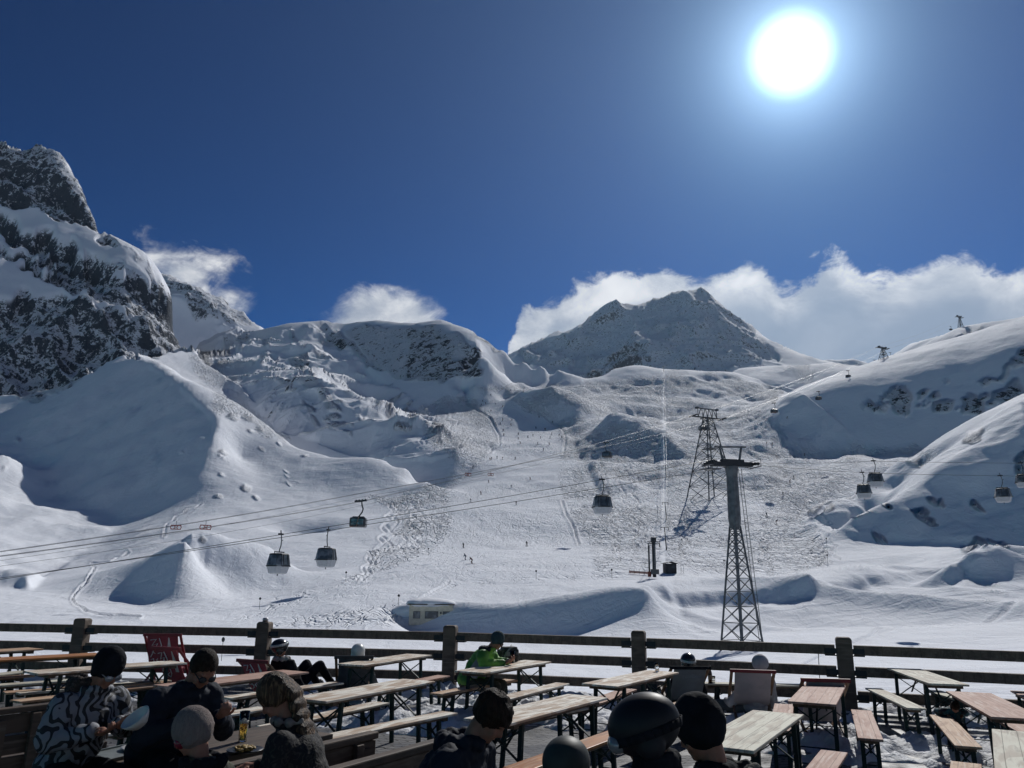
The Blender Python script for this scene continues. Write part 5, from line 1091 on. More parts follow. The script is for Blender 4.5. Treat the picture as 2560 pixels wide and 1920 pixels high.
# ------------------------------------------------------------------ deck chairs
DW = mat('deckchair_wood', (.20, .12, .07), .6, 0, (.13, .08, .05), 10); RB = mat('red_painted_wood', (.22, .02, .03), .5, 0, (.16, .015, .02), 5); WH_ = mat('white_print', (.68, .66, .66), .8)
def deckchair(p, az, fabric, bar, label, h=.86, w=.56, woodm=DW, rec=.42, print_=None):
    t = empty('deck_chair', p, az); tag(t, label, 'deck chair', 'deck chairs facing the mountains')
    yb = -rec; x = w/2
    for s in (-1, 1):
        MB().bar((s*x, yb, h), (s*x, .62, .04), .045, .03).build('side_rail', woodm, t, bevel=.004); MB().bar((s*(x-.04), .48, .40), (s*(x-.04), -.48, .02), .04, .03).build('support_rail', woodm, t, bevel=.004)
    MB().bar((-x-.03, yb, h), (x+.03, yb, h), .04, .05).build('top_bar', bar, t, bevel=.004); MB().bar((-x, .5, .38), (x, .5, .38), .035).build('front_bar', woodm, t); MB().bar((-x, .6, .05), (x, .6, .05), .035).build('foot_bar', woodm, t); MB().bar((-x+.04, -.46, .03), (x-.04, -.46, .03), .035).build('rear_bar', woodm, t)
    q = []; n = 14
    for i in range(n+1):
        f = i/n; y = yb*(1-f)+.5*f; z = h*(1-f)+.38*f-math.sin(math.pi*f)**1.1*(.34+.1*(h-.8)); q.append((y, z))
    vs = []
    for y, z in q: vs += [(-x+.045, y-.012, z), (x-.045, y-.012, z)]
    for y, z in q: vs += [(-x+.045, y-.004, z+.006), (x-.045, y-.004, z+.006)]
    m_ = (n+1)*2; fs = [(2*i, 2*i+1, 2*i+3, 2*i+2) for i in range(n)]+[(m_+2*i, m_+2*i+2, m_+2*i+3, m_+2*i+1) for i in range(n)]+[(2*i, 2*i+2, m_+2*i+2, m_+2*i) for i in range(n)]+[(2*i+1, m_+2*i+1, m_+2*i+3, 2*i+3) for i in range(n)]
    f_ = MB().add(vs, fs).build('fabric', fabric, t, True)
    def onf(u, s):   # u across, s down the sling, just behind the cloth
        k = s*n; i = min(int(k), n-1); f = k-i; return Vector((u, q[i][0]*(1-f)+q[i+1][0]*f-.018, q[i][1]*(1-f)+q[i+1][1]*f))
    if print_ == 'swirl':
        for k, pts in enumerate((((-.19, .06), (-.10, .05), (-.17, .12), (-.08, .10), (-.16, .20), (-.20, .26)), ((-.05, .04), (-.02, .12), (-.10, .22), (-.17, .20), (-.10, .13), (-.03, .16), (-.02, .28), (-.07, .33), (-.12, .30), (-.06, .27)), ((-.20, .30), (-.16, .28), (-.15, .34), (-.20, .36)))):
            MB().tube([onf(a*w/.56, b_) for a, b_ in pts], .009, 6).build('print_swirl', WH_, f_, True)
        MB().add([onf(.11, .03), onf(.125, .03), onf(.15, .14), onf(.15, .26), onf(.08, .26), onf(.085, .14)], [(0, 1, 2, 3, 4, 5)]).build('print_bottle', WH_, f_)
    return t
REDF = mat('red_deck_cloth', (.30, .055, .075), .8, 0, (.25, .045, .06), 4, .3); GREYF = mat('grey_deck_cloth', (.13, .15, .17), .8, 0, (.11, .125, .14), 4, .3); PALEF = mat('pale_pink_grey_cloth', (.34, .29, .30), .8, 0, (.28, .25, .26), 4, .3); ORF = mat('dark_grey_cloth', (.09, .10, .12), .8)
def S(u, v, r): return at(u, v, r, True)
def gz(p): return Vector((p.x, p.y, 0))
def dc(u, v, r, az, *a, **k): p = S(u, v, r); h = k.get('h', .86); c, s = math.cos(az), math.sin(az); o = gz(p)+Vector((-s*k.get('rec', .42)*-1, c*k.get('rec', .42), 0)); return deckchair((o.x, o.y, 0), az, *a, **k)
dc(397, 1587, 16.9, R(6), REDF, RB, 'upright red deck chair with white swirls and a bottle outline by the fence', h=1.02, w=.66, woodm=RB, print_='swirl', rec=.36)
dc(453, 1620, 14.6, R(-18), REDF, RB, 'red deck chair with white swirls right behind the bent man', h=.94, w=.52, woodm=RB, print_='swirl')
dc(683, 1655, 13.6, R(-24), REDF, RB, 'red deck chair under the reclining person with raised knees', h=.80, w=.58, print_='swirl')
dc(868, 1643, 14.0, R(8), ORF, DARKM, 'dark grey deck chair of the person with the white helmet', h=.82, w=.6)
d5 = dc(1717, 1671, 13.4, R(4), GREYF, BLK, 'grey deck chair of the person with the black helmet', h=.79, w=.62)
dc(1905, 1675, 13.3, R(-10), PALEF, RB, 'pale deck chair with a red top bar, occupied by the hooded person', h=.79, w=.64)
dc(2080, 1703, 12.0, R(-6), PALEF, RB, 'empty red-barred deck chair mostly hidden behind the red-brown table', h=.84, w=.6)
def text(s, size, loc, rot, m_, parent, name):
    cu = bpy.data.curves.new(name, 'FONT'); cu.body = s; cu.size = size; cu.extrude = .001; cu.align_x = 'CENTER'; cu.materials.append(m_); o = bpy.data.objects.new(name, cu); scn.collection.objects.link(o); me_t = bpy.data.meshes.new_from_object(o.evaluated_get(bpy.context.evaluated_depsgraph_get())); bpy.data.objects.remove(o)
    if not me_t.materials: me_t.materials.append(m_)
    o = bpy.data.objects.new(name, me_t); link(o, parent); o.location = loc; o.rotation_euler = rot; return o
text('romillour', .085, (0, -.515, .645), (R(78), 0, 0), mat('faded_print', (.17, .19, .21), .8), d5, 'faded_lettering')
# ------------------------------------------------------------------ people
def capsule(b, p, q, r1, r2=None, n=12):
    p, q = Vector(p), Vector(q); r2 = r1 if r2 is None else r2
    b.tube([p, q], [r1, r2], n); b.ball(p, r1*1.0, n, 8); b.ball(q, r2*1.0, n, 8)
def finish(b, name, m_, parent, vox, disp=0.0, tex=.09, smooth=3, loc=(0, 0, 0)):
    o = b.build(name, m_, parent, True); d = o.modifiers.new('fuse', 'REMESH'); d.mode = 'VOXEL'; d.voxel_size = vox; d.use_smooth_shade = True
    s = o.modifiers.new('smooth', 'SMOOTH'); s.iterations = smooth; s.factor = .5
    if disp:
        k = 'folds%.2f' % tex; t = bpy.data.textures.get(k) or bpy.data.textures.new(k, 'CLOUDS'); t.noise_scale = tex; t.noise_depth = 3
        e = o.modifiers.new('folds', 'DISPLACE'); e.texture = t; e.strength = disp; e.texture_coords = 'LOCAL'; e.mid_level = .5
    return o
def hand(b, w, d, n, side, curl=.7):
    """palm, four bent fingers of different length and a thumb leaving the side of the palm"""
    w, d, n = Vector(w), Vector(d).normalized(), Vector(n).normalized(); n = (n-d*n.dot(d)).normalized(); s = d.cross(n)*side
    capsule(b, w, w+d*.05, .024, .028); m_ = Matrix((s, d, n)).transposed(); b.ball(w+d*.052, (.040, .048, .017), 12, 8, m_)
    for i, (o_, l) in enumerate(((.030, .068), (.010, .078), (-.010, .072), (-.029, .056))):
        p0 = w+d*.088+s*o_; a1 = curl*.6; a2 = curl*1.5; d1 = d*math.cos(a1)-n*math.sin(a1)*-1; d2 = d*math.cos(a2)+n*math.sin(a2); d3 = d*math.cos(a2+.6)+n*math.sin(a2+.6)
        p1 = p0+d1*l*.45; p2 = p1+d2*l*.32; p3 = p2+d3*l*.26; capsule(b, p0-d*.01, p1, .0095, .009, 8); capsule(b, p1, p2, .009, .008, 8); capsule(b, p2, p3, .008, .0072, 8)
    t0 = w+d*.035+s*.036; t1_ = t0+(d*.7+s*.7+n*.25).normalized()*.038; capsule(b, t0, t1_, .012, .0105, 8); capsule(b, t1_, t1_+(d*.85+n*.5+s*.1).normalized()*.03, .0105, .009, 8)
def person(label, H, face, jm, tm=BLK, lean=12, pitch=10, yaw=0, roll=0, scale=1.0, arms=None, legs=None, hands=True, vox=.010, cat='person', skin=SKIN, bulk=1.0, hips=(0, 0), fold=.03, handcurl=.7, jname='jacket', collar=True):
    """H: world position of the head centre, face: ground direction the body faces"""
    L_ = R(lean); dv = Vector((0, math.sin(L_), math.cos(L_))); P0 = Vector((0, 0, .57)); chest = P0+dv*.34; nb = P0+dv*.54
    hd = Vector((0, math.sin(L_*.7+R(pitch)*.45), math.cos(L_*.7+R(pitch)*.45))); hc = nb+hd*.165
    rz = math.atan2(-face[0], face[1]); root = empty('person', (0, 0, 0), rz, scale); tag(root, label, cat)
    rm = Matrix.Rotation(rz, 3, 'Z'); root.location = Vector(H)-(rm @ hc)*scale
    HR = Matrix.Rotation(R(yaw), 3, 'Z') @ Matrix.Rotation(R(roll), 3, 'Y') @ Matrix.Rotation(-R(pitch), 3, 'X')
    def hp(x, y, z): return hc+HR @ Vector((x*.97, y*.97, z*.90))
    sh = [Vector((s*.185, 0, 0))+P0+dv*.46 for s in (-1, 1)]
    if arms is None: arms = [((-.27, .10, .78), (-.16, .36, .78)), ((.27, .10, .78), (.16, .36, .78))]
    if legs is None: legs = [((-.13, .44, .54), (-.14, .50, .10)), ((.13, .44, .54), (.14, .50, .10))]
    b = MB()
    b.ball(hp(0, -.012, .030), (.076, .093, .090), 18, 12, HR); b.ball(hp(0, .022, -.04), (.060, .068, .080), 16, 10, HR); b.ball(hp(0, .062, -.092), (.028, .026, .022), 10, 7, HR)
    b.ball(hp(0, .094, -.022), (.012, .021, .017), 10, 7, HR); capsule(b, hp(0, .078, .018), hp(0, .1, -.014), .009, .010, 8); b.ball(hp(0, .074, .026), (.052, .018, .012), 12, 6, HR); b.ball(hp(0, .083, -.060), (.024, .011, .006), 10, 6, HR); b.ball(hp(0, .080, -.070), (.020, .012, .006), 10, 6, HR)
    for s in (-1, 1): b.ball(hp(s*.077, -.005, -.012), (.010, .022, .032), 10, 7, HR); b.ball(hp(s*.04, .066, -.035), (.022, .018, .024), 8, 6, HR)
    capsule(b, nb-dv*.03, hp(0, -.018, -.07), .058, .052, 12); b.ball(P0+dv*.30, (.15, .10, .2), 14, 9); b.ball(P0, (.15, .11, .12), 14, 9)
    for i, s in enumerate((-1, 1)):
        e, w_ = Vector(arms[i][0]), Vector(arms[i][1]); capsule(b, sh[i], e, .045, .038); capsule(b, e, w_, .036, .026)
        k, an = Vector(legs[i][0]), Vector(legs[i][1]); capsule(b, P0+Vector((s*.09, 0, -.02)), k, .075, .052); capsule(b, k, an, .05, .036); capsule(b, an, an+Vector((0, .13, -.05)), .035, .03); capsule(b, P0+dv*.45, sh[i], .05, .05)
        if hands and len(arms[i]) > 2: hand(b, w_, arms[i][2], arms[i][3], s, handcurl)
        elif hands: hand(b, w_, (w_-e), (0, 0, -1), s, handcurl)
    finish(b, 'body', skin, root, vox*.75 if hands else vox, 0, smooth=2)
    j = MB(); j.ball(P0+dv*.02, (.185*bulk, .15*bulk, .15), 16, 10); j.ball(P0+dv*.2, (.175*bulk, .145*bulk, .19), 16, 10); j.ball(chest, (.20*bulk, .15*bulk, .17), 16, 10); j.ball(P0+dv*.47, (.15*bulk, .10, .07), 14, 8)
    for i, s in enumerate((-1, 1)):
        e, w_ = Vector(arms[i][0]), Vector(arms[i][1]); wd = (w_-e).normalized(); capsule(j, P0+dv*.40, sh[i]-dv*.01, .085*bulk, .082*bulk, 12); capsule(j, sh[i]-dv*.01, e, .082*bulk, .068*bulk, 12); capsule(j, e, w_-wd*.03, .066*bulk, .050*bulk, 12)
    if collar:
        for k in range(10): a = k*math.pi/5; j.ball(nb+hd*.015+Vector((math.cos(a)*.075, math.sin(a)*.07-.005, .0)), .032, 8, 6)
    finish(j, jname, jm, root, vox*1.2, fold)
    t = MB()
    for i, s in enumerate((-1, 1)):
        k, an = Vector(legs[i][0]), Vector(legs[i][1]); capsule(t, P0+Vector((s*.085, -.01, -.02)), k, .108, .080); capsule(t, k, an+(k-an)*.15, .078, .062)
    t.ball(P0-dv*.02, (.17, .14, .12)); finish(t, 'trousers', tm, root, vox*1.4, fold*.7)
    for i, s in enumerate((-1, 1)):
        an = Vector(legs[i][1]); q = MB(); q.ball(an+Vector((0, .02, .02)), (.062, .075, .11)); q.ball(an+Vector((0, .10, -.045)), (.055, .13, .048)); finish(q, 'boot', DARKM, root, .014)
    return root, hp, HR, hc, nb
def cap_on(root, hp, HR, m_, name='beanie', low=-.005, r=(.090, .104, .100), tip=.0, fold=.008, band=True):
    b = MB(); b.ball(hp(0, -.014, .040+tip*.3), (r[0], r[1], r[2]+tip), 22, 14, HR)
    if band:
        for k in range(22): a = k*math.pi/11; b.ball(hp(math.cos(a)*r[0]*.92, math.sin(a)*r[1]*.92-.012, .028+low+.012*math.sin(a)), .015, 8, 6)
    for q_ in (-1, 1): b.ball(hp(q_*.078, -.012, -.012), (.022, .040, .045), 10, 8, HR)
    for k in range(14): a = math.pi+k*math.pi/13; b.ball(hp(math.cos(a)*.076, math.sin(a)*.082-.01, .0), (.02, .02, .036), 8, 6, HR)
    return finish(b, name, m_, root, .008, fold, .05)
def helmet_on(root, hp, HR, m_, name='helmet', r=(.122, .142, .120), vents=True, brim=False):
    b = MB(); b.ball(hp(0, -.012, .045), r, 28, 18, HR)
    for s in (-1, 1): b.ball(hp(s*(r[0]-.032), -.02, -.035), (.034, .062, .062), 14, 10, HR)
    b.ball(hp(0, -.05, -.0), (.098, .088, .075), 18, 12, HR)
    if brim: b.ball(hp(0, .10, .085), (.085, .06, .018), 16, 8, HR)
    o = finish(b, name, m_, root, .008, 0, smooth=5)
    if vents:
        q = MB()
        for s in (-.045, 0, .045):
            for y in (-.05, .02): q.ball(hp(s, y, .045+r[2]*math.sqrt(max(0, 1-(s/r[0])**2-((y+.012)/r[1])**2))), (.008, .024, .006), 10, 6, HR)
        q.build('vent', DARKM, o, True)
    return o
def goggles_on(root, hp, HR, lens, strap, r=(.124, .143), z=.03, up=0.0):
    b = MB(); pts = [hp(math.cos(a)*r[0], math.sin(a)*r[1]-.012, z+up*(.5+.5*math.sin(a))) for a in [k*2*math.pi/26 for k in range(27)]]
    for p, q in zip(pts[:-1], pts[1:]): b.bar(p, q, .006, .035)
    s_ = b.build('goggle_strap', strap, root, True)
    b = MB(); b.ball(hp(0, r[1]-.042, z-.005+up), (.088, .045, .046), 20, 12, HR); b.build('goggle_lens', lens, root, True)
def glasses_on(root, hp, lens=DARKM):
    b = MB()
    for s in (-1, 1): b.ball(hp(s*.034, .090, .0), (.030, .008, .021), 14, 8); b.bar(hp(s*.062, .088, .006), hp(s*.082, 0, .004), .004, .006)
    b.bar(hp(-.01, .098, .006), hp(.01, .098, .006), .004); b.build('sunglasses', lens, root, True)
def hair_on(root, hp, HR, m_, name='hair', low=-.03, r=(.086, .100, .096), curly=0.0, vox=.008):
    b = MB(); b.ball(hp(0, -.02, .046), r, 20, 14, HR)
    for k in range(16): a = math.pi*.93+k*math.pi*1.14/15; b.ball(hp(math.cos(a)*.076, math.sin(a)*.085-.012, low+.012), (.020, .022, .045), 8, 6, HR)
    if curly:
        rn = random.Random(8)
        for k in range(150):
            a = rn.uniform(0, 6.28); c = rn.uniform(-.05, 1); s_ = math.sqrt(max(0, 1-c*c)); b.ball(hp(math.cos(a)*s_*r[0]*1.02, math.sin(a)*s_*r[1]*1.02-.02, .046+c*r[2]*1.02), rn.uniform(.010, .02)*curly, 7, 5)
    return finish(b, name, m_, root, vox, .012 if curly else .006, .03, smooth=1)

def zebra():
    m = bpy.data.materials.new('black_white_swirl_cloth'); m.use_nodes = True; nt = m.node_tree; L = nt.links.new; b = nt.nodes['Principled BSDF']
    tc = N(nt, 'ShaderNodeTexCoord'); w_ = N(nt, 'ShaderNodeTexWave'); L(tc.outputs['Object'], w_.inputs[0]); w_.inputs['Scale'].default_value = 5.2; w_.inputs['Distortion'].default_value = 17; w_.inputs['Detail'].default_value = 1.4; w_.inputs['Detail Scale'].default_value = 1.5; w_.bands_direction = 'X'
    L(MIX(nt, SS(nt, w_.outputs['Fac'], .36, .46), (.008, .010, .015), (.20, .21, .235)), b.inputs['Base Color']); b.inputs['Roughness'].default_value = .7; return m
ZEB = zebra()
CAMO = mat('olive_patterned_cloth', (.055, .058, .032), .8, 0, (.014, .018, .014), 7, .6, lo=.42, hi=.52, dist=1.2); LEAFY = mat('dark_leaf_patterned_cloth', (.008, .008, .011), .85, 0, (.04, .037, .03), 22, .4, lo=.52, hi=.62, dist=2.0)
BEIGE = mat('beige_knit', (.23, .19, .175), .9, 0, (.19, .155, .145), 30, .8, stretch=(2.5, 2.5, .3)); GREEN = mat('green_ski_jacket', (.17, .38, .05), .6, 0, (.05, .17, .03), 3, .6, lo=.4, hi=.6)
GREYJ = mat('grey_jacket_panel', (.27, .26, .28), .7); OLIVE = mat('brown_olive_trousers', (.05, .045, .03), .8, 0, (.03, .03, .02), 6, .5); GLOSSB = mat('glossy_black_helmet', (.012, .014, .018), .22, 0, (.016, .018, .022), 3, spec=.6)
LENS = mat('goggle_lens', (.20, .21, .22), .08, .3, (.3, .31, .33), 5); WHH = mat('white_helmet_shell', (.62, .64, .62), .3, 0, (.56, .58, .57)); GRH = mat('grey_green_helmet', (.045, .05, .045), .55, 0, (.035, .04, .036), spec=.25); FUR = mat('dark_fur', (.035, .028, .026), .9, 0, (.10, .08, .07), 40, 1, lo=.5, hi=.65)

# 1 zebra jacket, eating from a bowl, facing right
Hw = S(268, 1672, 6.45)
r_, hp, HR, hc, nb = person('person in a black and white swirl-patterned jacket and black beanie holding a bowl', Hw, (.86, -.5), ZEB, lean=24, pitch=38, yaw=8, scale=1.08, fold=.045, bulk=1.06,
    arms=[((-.24, .22, .80), (-.06, .42, .86), (.25, 1, .15), (0, .2, 1)), ((.26, .20, .78), (.09, .42, .84), (-.25, 1, .1), (0, .3, 1))], vox=.010)
cap_on(r_, hp, HR, BLK, tip=.012, r=(.094, .108, .102)); glasses_on(r_, hp, LENS)
b = MB(); rn = random.Random(2)
for k in range(60): a = rn.uniform(0, 6.28); b.ball(nb+Vector((math.cos(a)*.12, math.sin(a)*.08-.07, .02+rn.uniform(-.03, .05))), rn.uniform(.02, .045), 7, 5)
finish(b, 'fur_hood', FUR, r_, .012, .03, .02)
b = MB()
for k in range(14): x = -.09+rn.uniform(-.04, .03); b.tube([hp(x*.8, -.07, -.03), nb+Vector((x, -.11, .02)), nb+Vector((x*1.2, -.16, -.10+rn.uniform(-.04, .04)))], [.012, .012, .003], 6)
b.build('hair', HAIRD, r_, True)
bowl(S(352, 1812, 6.05), .098, 'white bowl held tilted in the hands of the zebra-jacket person', (R(28), R(-30), 0))
# 2 bent man in a dark jacket
Hm = S(508, 1672, 6.35)
r_, hp, HR, hc, nb = person('person in a dark navy jacket with short brown hair bending over the table', Hm, (.84, -.54), NAVY, lean=34, pitch=46, yaw=-4, scale=1.1, fold=.04, bulk=1.12,
    arms=[((-.30, .30, .72), (-.10, .50, .84), (.2, .7, .3), (0, .4, 1)), ((.30, .30, .74), (.12, .52, .84), (-.35, .7, -.5), (0, .4, 1))], handcurl=1.1)
hair_on(r_, hp, HR, mat('short_brown_hair', (.018, .012, .009), .7, 0, (.035, .025, .018), 50, .8, spec=.15), low=.012, r=(.081, .096, .090)); glasses_on(r_, hp)
# 3 child
Hc = S(482, 1838, 4.75)
r_, hp, HR, hc, nb = person('small person in a beige knit beanie and olive patterned jacket facing left', Hc, (-.86, .28), CAMO, lean=16, pitch=26, yaw=12, scale=.92, hands=True, fold=.04,
    arms=[((-.24, .16, .80), (-.12, .36, .92), (.4, .8, .4), (0, 0, -1)), ((.24, .16, .78), (.12, .36, .84), (-.3, .9, .2), (0, 0, -1))])
cap_on(r_, hp, HR, BEIGE, tip=.012, r=(.104, .120, .112)); goggles_on(r_, hp, HR, mat('red_tint_lens', (.20, .02, .04), .2), BLK, (.088, .10), -.005)
b = MB()
for k in range(9): b.ball(nb+Vector((math.cos(k*.7)*.11, math.sin(k*.7)*.10-.03, .015)), .04, 8, 6)
finish(b, 'hood', BLK, r_, .012, .02, .04)
# 4 long-haired girl
Hg = S(690, 1745, 4.95)
r_, hp, HR, hc, nb = person('girl with long light brown hair down her back and a dark patterned jacket looking down', Hg, (-.95, .12), LEAFY, lean=22, pitch=40, yaw=10, scale=.97, fold=.018,
    arms=[((-.25, .20, .74), (-.10, .44, .80), (.2, 1, 0), (0, 0, -1)), ((.25, .20, .76), (.12, .44, .80), (-.2, 1, 0), (0, 0, -1))])
hair_on(r_, hp, HR, HAIRL, 'hair', low=-.02, r=(.092, .110, .110))
b = MB(); rn = random.Random(9)
path = [hp(0, -.05, .07), hp(0, -.09, .02), hp(0, -.10, -.06), nb+Vector((0, -.10, -.02)), nb+Vector((.0, -.13, -.10)), nb+Vector((.01, -.14, -.19)), nb+Vector((.02, -.135, -.27)), nb+Vector((.03, -.13, -.33))]
wd_ = [.080, .088, .092, .098, .094, .080, .056, .026]
for a, c, w0, w1 in zip(path[:-1], path[1:], wd_[:-1], wd_[1:]):
    for f in (0, .33, .66): p = a.lerp(c, f); w_ = w0+(w1-w0)*f; b.ball(p, (w_, w_*.48, .05), 14, 8)
for k in range(34): x = rn.uniform(-1, 1); b.tube([nb+Vector((x*.085, -.135+rn.uniform(-.02, .01), -.06)), nb+Vector((x*.085+rn.uniform(-.02, .02), -.150, -.2)), nb+Vector((x*.05+rn.uniform(-.03, .05), -.14+rn.uniform(-.03, .03), -.36+rn.uniform(-.04, .05)))], [.012, .011, .004], 5)
finish(b, 'long_hair', HAIRL, r_, .007, .004, .03, smooth=3)

b = MB()
for k in range(9): b.ball(nb+Vector((math.cos(k*.7)*.10, math.sin(k*.7)*.09-.01, .02)), .03, 8, 6)
finish(b, 'hood_lining', mat('beige_lining', (.20, .18, .165), .9), r_, .012, .01, .04)
# 5 green jacket
Hn = S(1243, 1602, 13.35)
r_, hp, HR, hc, nb = person('person in a green ski jacket and teal beanie looking at a phone at a table', Hn, (.93, -.28), GREEN, OLIVE, lean=36, pitch=34, yaw=-4, scale=1.14, fold=.03, bulk=1.14,
    arms=[((-.24, .34, .82), (-.07, .56, .84), (.2, .9, .35), (0, .3, 1)), ((.26, .32, .82), (.08, .56, .84), (-.2, .9, .35), (0, .3, 1))], legs=[((-.13, .46, .52), (-.14, .36, .10)), ((.13, .46, .52), (.16, .40, .10))])
cap_on(r_, hp, HR, mat('dark_teal_knit', (.035, .07, .08), .9, 0, (.03, .055, .065), 30, .8, stretch=(2.5, 2.5, .3)), tip=.005); glasses_on(r_, hp)
L_ = R(36); dv = Vector((0, math.sin(L_), math.cos(L_)))
b = MB(); b.add([Vector((.222, .02, .66)), Vector((.225, .20, .62)), Vector((.235, .30, .86)), Vector((.22, .22, .95)), Vector((.20, .02, .66)), Vector((.20, .20, .62)), Vector((.20, .30, .86)), Vector((.20, .22, .95))], [(0, 1, 2, 3), (7, 6, 5, 4), (0, 4, 5, 1), (1, 5, 6, 2), (2, 6, 7, 3), (3, 7, 4, 0)]); b.build('grey_side_panel', GREYJ, r_, bevel=.01)
b = MB()
for k in range(11): b.ball(nb+Vector((math.cos(k*.57)*.10, math.sin(k*.57)*.08-.05, .01)), .045, 8, 6)
finish(b, 'hood', NAVY, r_, .012, .02, .04)
ph = empty('phone', S(1263, 1655, 13.2), R(-70)); tag(ph, 'dark phone held by the person in the green jacket', 'phone'); MB().box((0, 0, 0), (.075, .15, .009), Matrix.Rotation(.7, 3, 'X')).build('phone_body', DARKM, ph, bevel=.003)
# 6 reclining person, knees up
p6 = S(700, 1622, 13.95)
r_, hp, HR, hc, nb = person('person in a striped black and white helmet reclining with knees up in a deck chair', p6, (.55, .83), BLK, BLK, lean=-24, pitch=-4, yaw=-30, scale=1.0, hands=True, vox=.012,
    arms=[((-.28, -.02, .62), (-.18, .22, .60)), ((.28, -.02, .62), (.18, .22, .60))], legs=[((-.14, .46, .92), (-.12, .78, .52)), ((.15, .50, .92), (.12, .92, .50))])
helmet_on(r_, hp, HR, GLOSSB, vents=False); goggles_on(r_, hp, HR, LENS, mat('white_stripe', (.55, .55, .55), .5), (.126, .146), .055, .03)
b = MB()
for k in range(8): b.ball(nb+Vector((math.cos(k*.8)*.12, math.sin(k*.8)*.10, .0)), .045, 8, 6)
finish(b, 'collar', mat('pale_grey_collar', (.30, .29, .28), .9), r_, .012, .02, .04)
# 7 white helmet
r_, hp, HR, hc, nb = person('person with a plain white helmet sitting in a dark grey deck chair', S(895, 1632, 14.25), (-.15, 1), mat('grey_jacket', (.13, .14, .15), .8, 0, (.08, .09, .1), 5, .4), BLK, lean=-24, pitch=0, scale=.98, vox=.014,
    arms=[((-.32, -.02, .62), (-.22, .22, .62)), ((.34, .0, .60), (.34, .20, .58))], legs=[((-.12, .40, .56), (-.13, .66, .12)), ((.12, .40, .56), (.14, .66, .12))])
helmet_on(r_, hp, HR, WHH)
# 8 black helmet with a white stripe
r_, hp, HR, hc, nb = person('person with a glossy black helmet with a white band sitting in a grey deck chair', S(1720, 1657, 13.7), (.02, 1), BLK, BLK, lean=-24, pitch=0, yaw=8, scale=1.0, vox=.014,
    arms=[((-.30, -.02, .62), (-.22, .22, .62)), ((.30, -.02, .62), (.22, .22, .62))], legs=[((-.12, .40, .56), (-.13, .66, .12)), ((.12, .40, .56), (.14, .66, .12))])
helmet_on(r_, hp, HR, GLOSSB, vents=False); goggles_on(r_, hp, HR, DARKM, mat('white_stripe', (.55, .55, .55)), (.127, .148), .02, .05)
# 9 hooded person
r_, hp, HR, hc, nb = person('person in a pale hooded jacket with one knee out in a pale deck chair', S(1900, 1663, 13.65), (-.22, 1), mat('pale_grey_jacket', (.36, .35, .36), .8, 0, (.28, .27, .29), 5, .5), mat('grey_trousers', (.10, .11, .12), .8), lean=-22, pitch=4, scale=1.04, vox=.014, bulk=1.1,
    arms=[((-.38, .02, .66), (-.34, .26, .66)), ((.32, .0, .64), (.24, .22, .62))], legs=[((-.42, .36, .60), (-.32, .50, .10)), ((.16, .42, .54), (.16, .66, .12))])
cap_on(r_, hp, HR, mat('pale_hood_cloth', (.40, .38, .39), .85, 0, (.32, .31, .33), 8), 'hood', r=(.125, .135, .13), band=False)
# 10 dark-haired person in the middle foreground
r_, hp, HR, hc, nb = person('person with curly dark hair and a navy coat in the middle foreground looking down', S(1226, 1796, 4.75), (.75, -.30), NAVY, BLK, lean=30, pitch=44, yaw=6, scale=1.08, hands=True, fold=.05, bulk=1.2,
    arms=[((-.28, .24, .72), (-.12, .46, .78)), ((.30, .26, .72), (.12, .46, .78))])
hair_on(r_, hp, HR, HAIRD, low=-.01, r=(.092, .106, .100), curly=1.0)
b = MB()
for k in range(9): b.ball(nb+Vector((math.cos(k*.7)*.12, math.sin(k*.7)*.10-.06, .0)), .055, 8, 6)
finish(b, 'hood', NAVY, r_, .012, .03, .05)
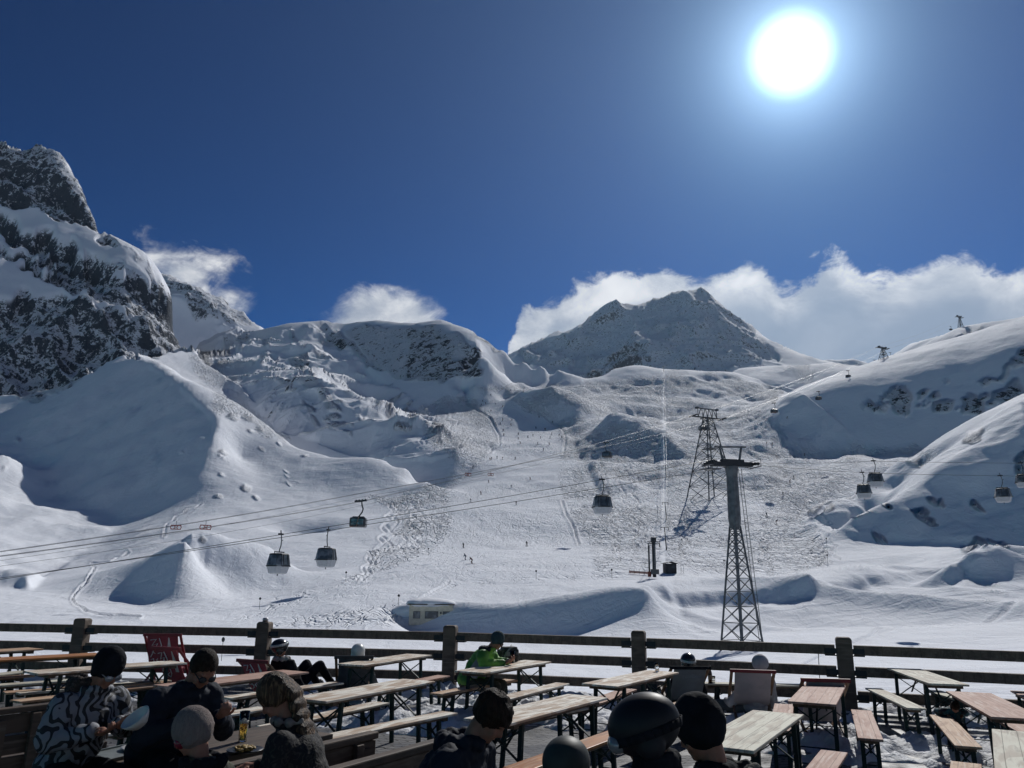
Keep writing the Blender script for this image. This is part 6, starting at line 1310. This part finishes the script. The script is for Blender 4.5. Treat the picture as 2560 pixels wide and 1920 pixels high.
# 11 black helmet, very near
r_, hp, HR, hc, nb = person('person in a large black ski helmet with clear goggles in the right foreground', S(1612, 1838, 3.5), (-.95, .30), BLK, BLK, lean=8, pitch=20, yaw=4, scale=.99, hands=True, fold=.04, bulk=1.15)
helmet_on(r_, hp, HR, mat('matt_black_helmet', (.008, .009, .012), .5, 0, (.012, .013, .017), 3, spec=.22), r=(.120, .158, .126), brim=False); goggles_on(r_, hp, HR, LENS, BLK, (.124, .163), .012)
b = MB()
for k in range(12):
    for dz in (0, .045, .09): b.ball(nb+Vector((math.cos(k*.524)*(.082-dz*.1), math.sin(k*.524)*(.082-dz*.1)-.005, dz-.01)), .034, 8, 6)
finish(b, 'neck_warmer', BLK, r_, .012, .01, .04)
b = MB()
for k in range(7): b.ball(nb+Vector((.09+k*.014, -.07+k*.03, -.03-k*.016)), .020, 8, 6)
finish(b, 'scarf', mat('white_red_scarf', (.42, .44, .36), .9, 0, (.25, .05, .05), 12, .5, lo=.55, hi=.6), r_, .012, .02, .03)
# 12 black beanie
r_, hp, HR, hc, nb = person('person in a black beanie in the right foreground, cheek turned left', S(1752, 1830, 4.1), (-.93, .30), BLK, BLK, lean=14, pitch=24, yaw=-4, scale=1.08, hands=True, fold=.05, bulk=1.15)
cap_on(r_, hp, HR, BLK, tip=.02, r=(.102, .118, .110))
b = MB()
for k in range(9): b.ball(nb+Vector((math.cos(k*.7)*.12, math.sin(k*.7)*.11-.05, -.01)), .05, 8, 6)
finish(b, 'hood', mat('dark_camo_hood', (.02, .022, .02), .9, 0, (.10, .10, .085), 14, .5, lo=.55, hi=.6), r_, .012, .03, .05)
# 13 grey helmet at the bottom
r_, hp, HR, hc, nb = person('person in a grey-green helmet cut off by the bottom edge before the orange bench', S(1416, 1925, 4.35), (.2, .98), BLK, BLK, lean=10, pitch=10, scale=1.0, hands=True)
helmet_on(r_, hp, HR, GRH, r=(.126, .146, .124))
# 14 crouching child
r_, hp, HR, hc, nb = person('child in a teal patterned top crouching behind the legs of the large red-brown table', S(2388, 1768, 11.9), (-.3, -.9), mat('teal_patterned_cloth', (.03, .10, .12), .8, 0, (.015, .02, .03), 10, .4, lo=.45, hi=.55), BLK, lean=55, pitch=60, scale=.62, hands=True, vox=.014)
hair_on(r_, hp, HR, HAIRD)
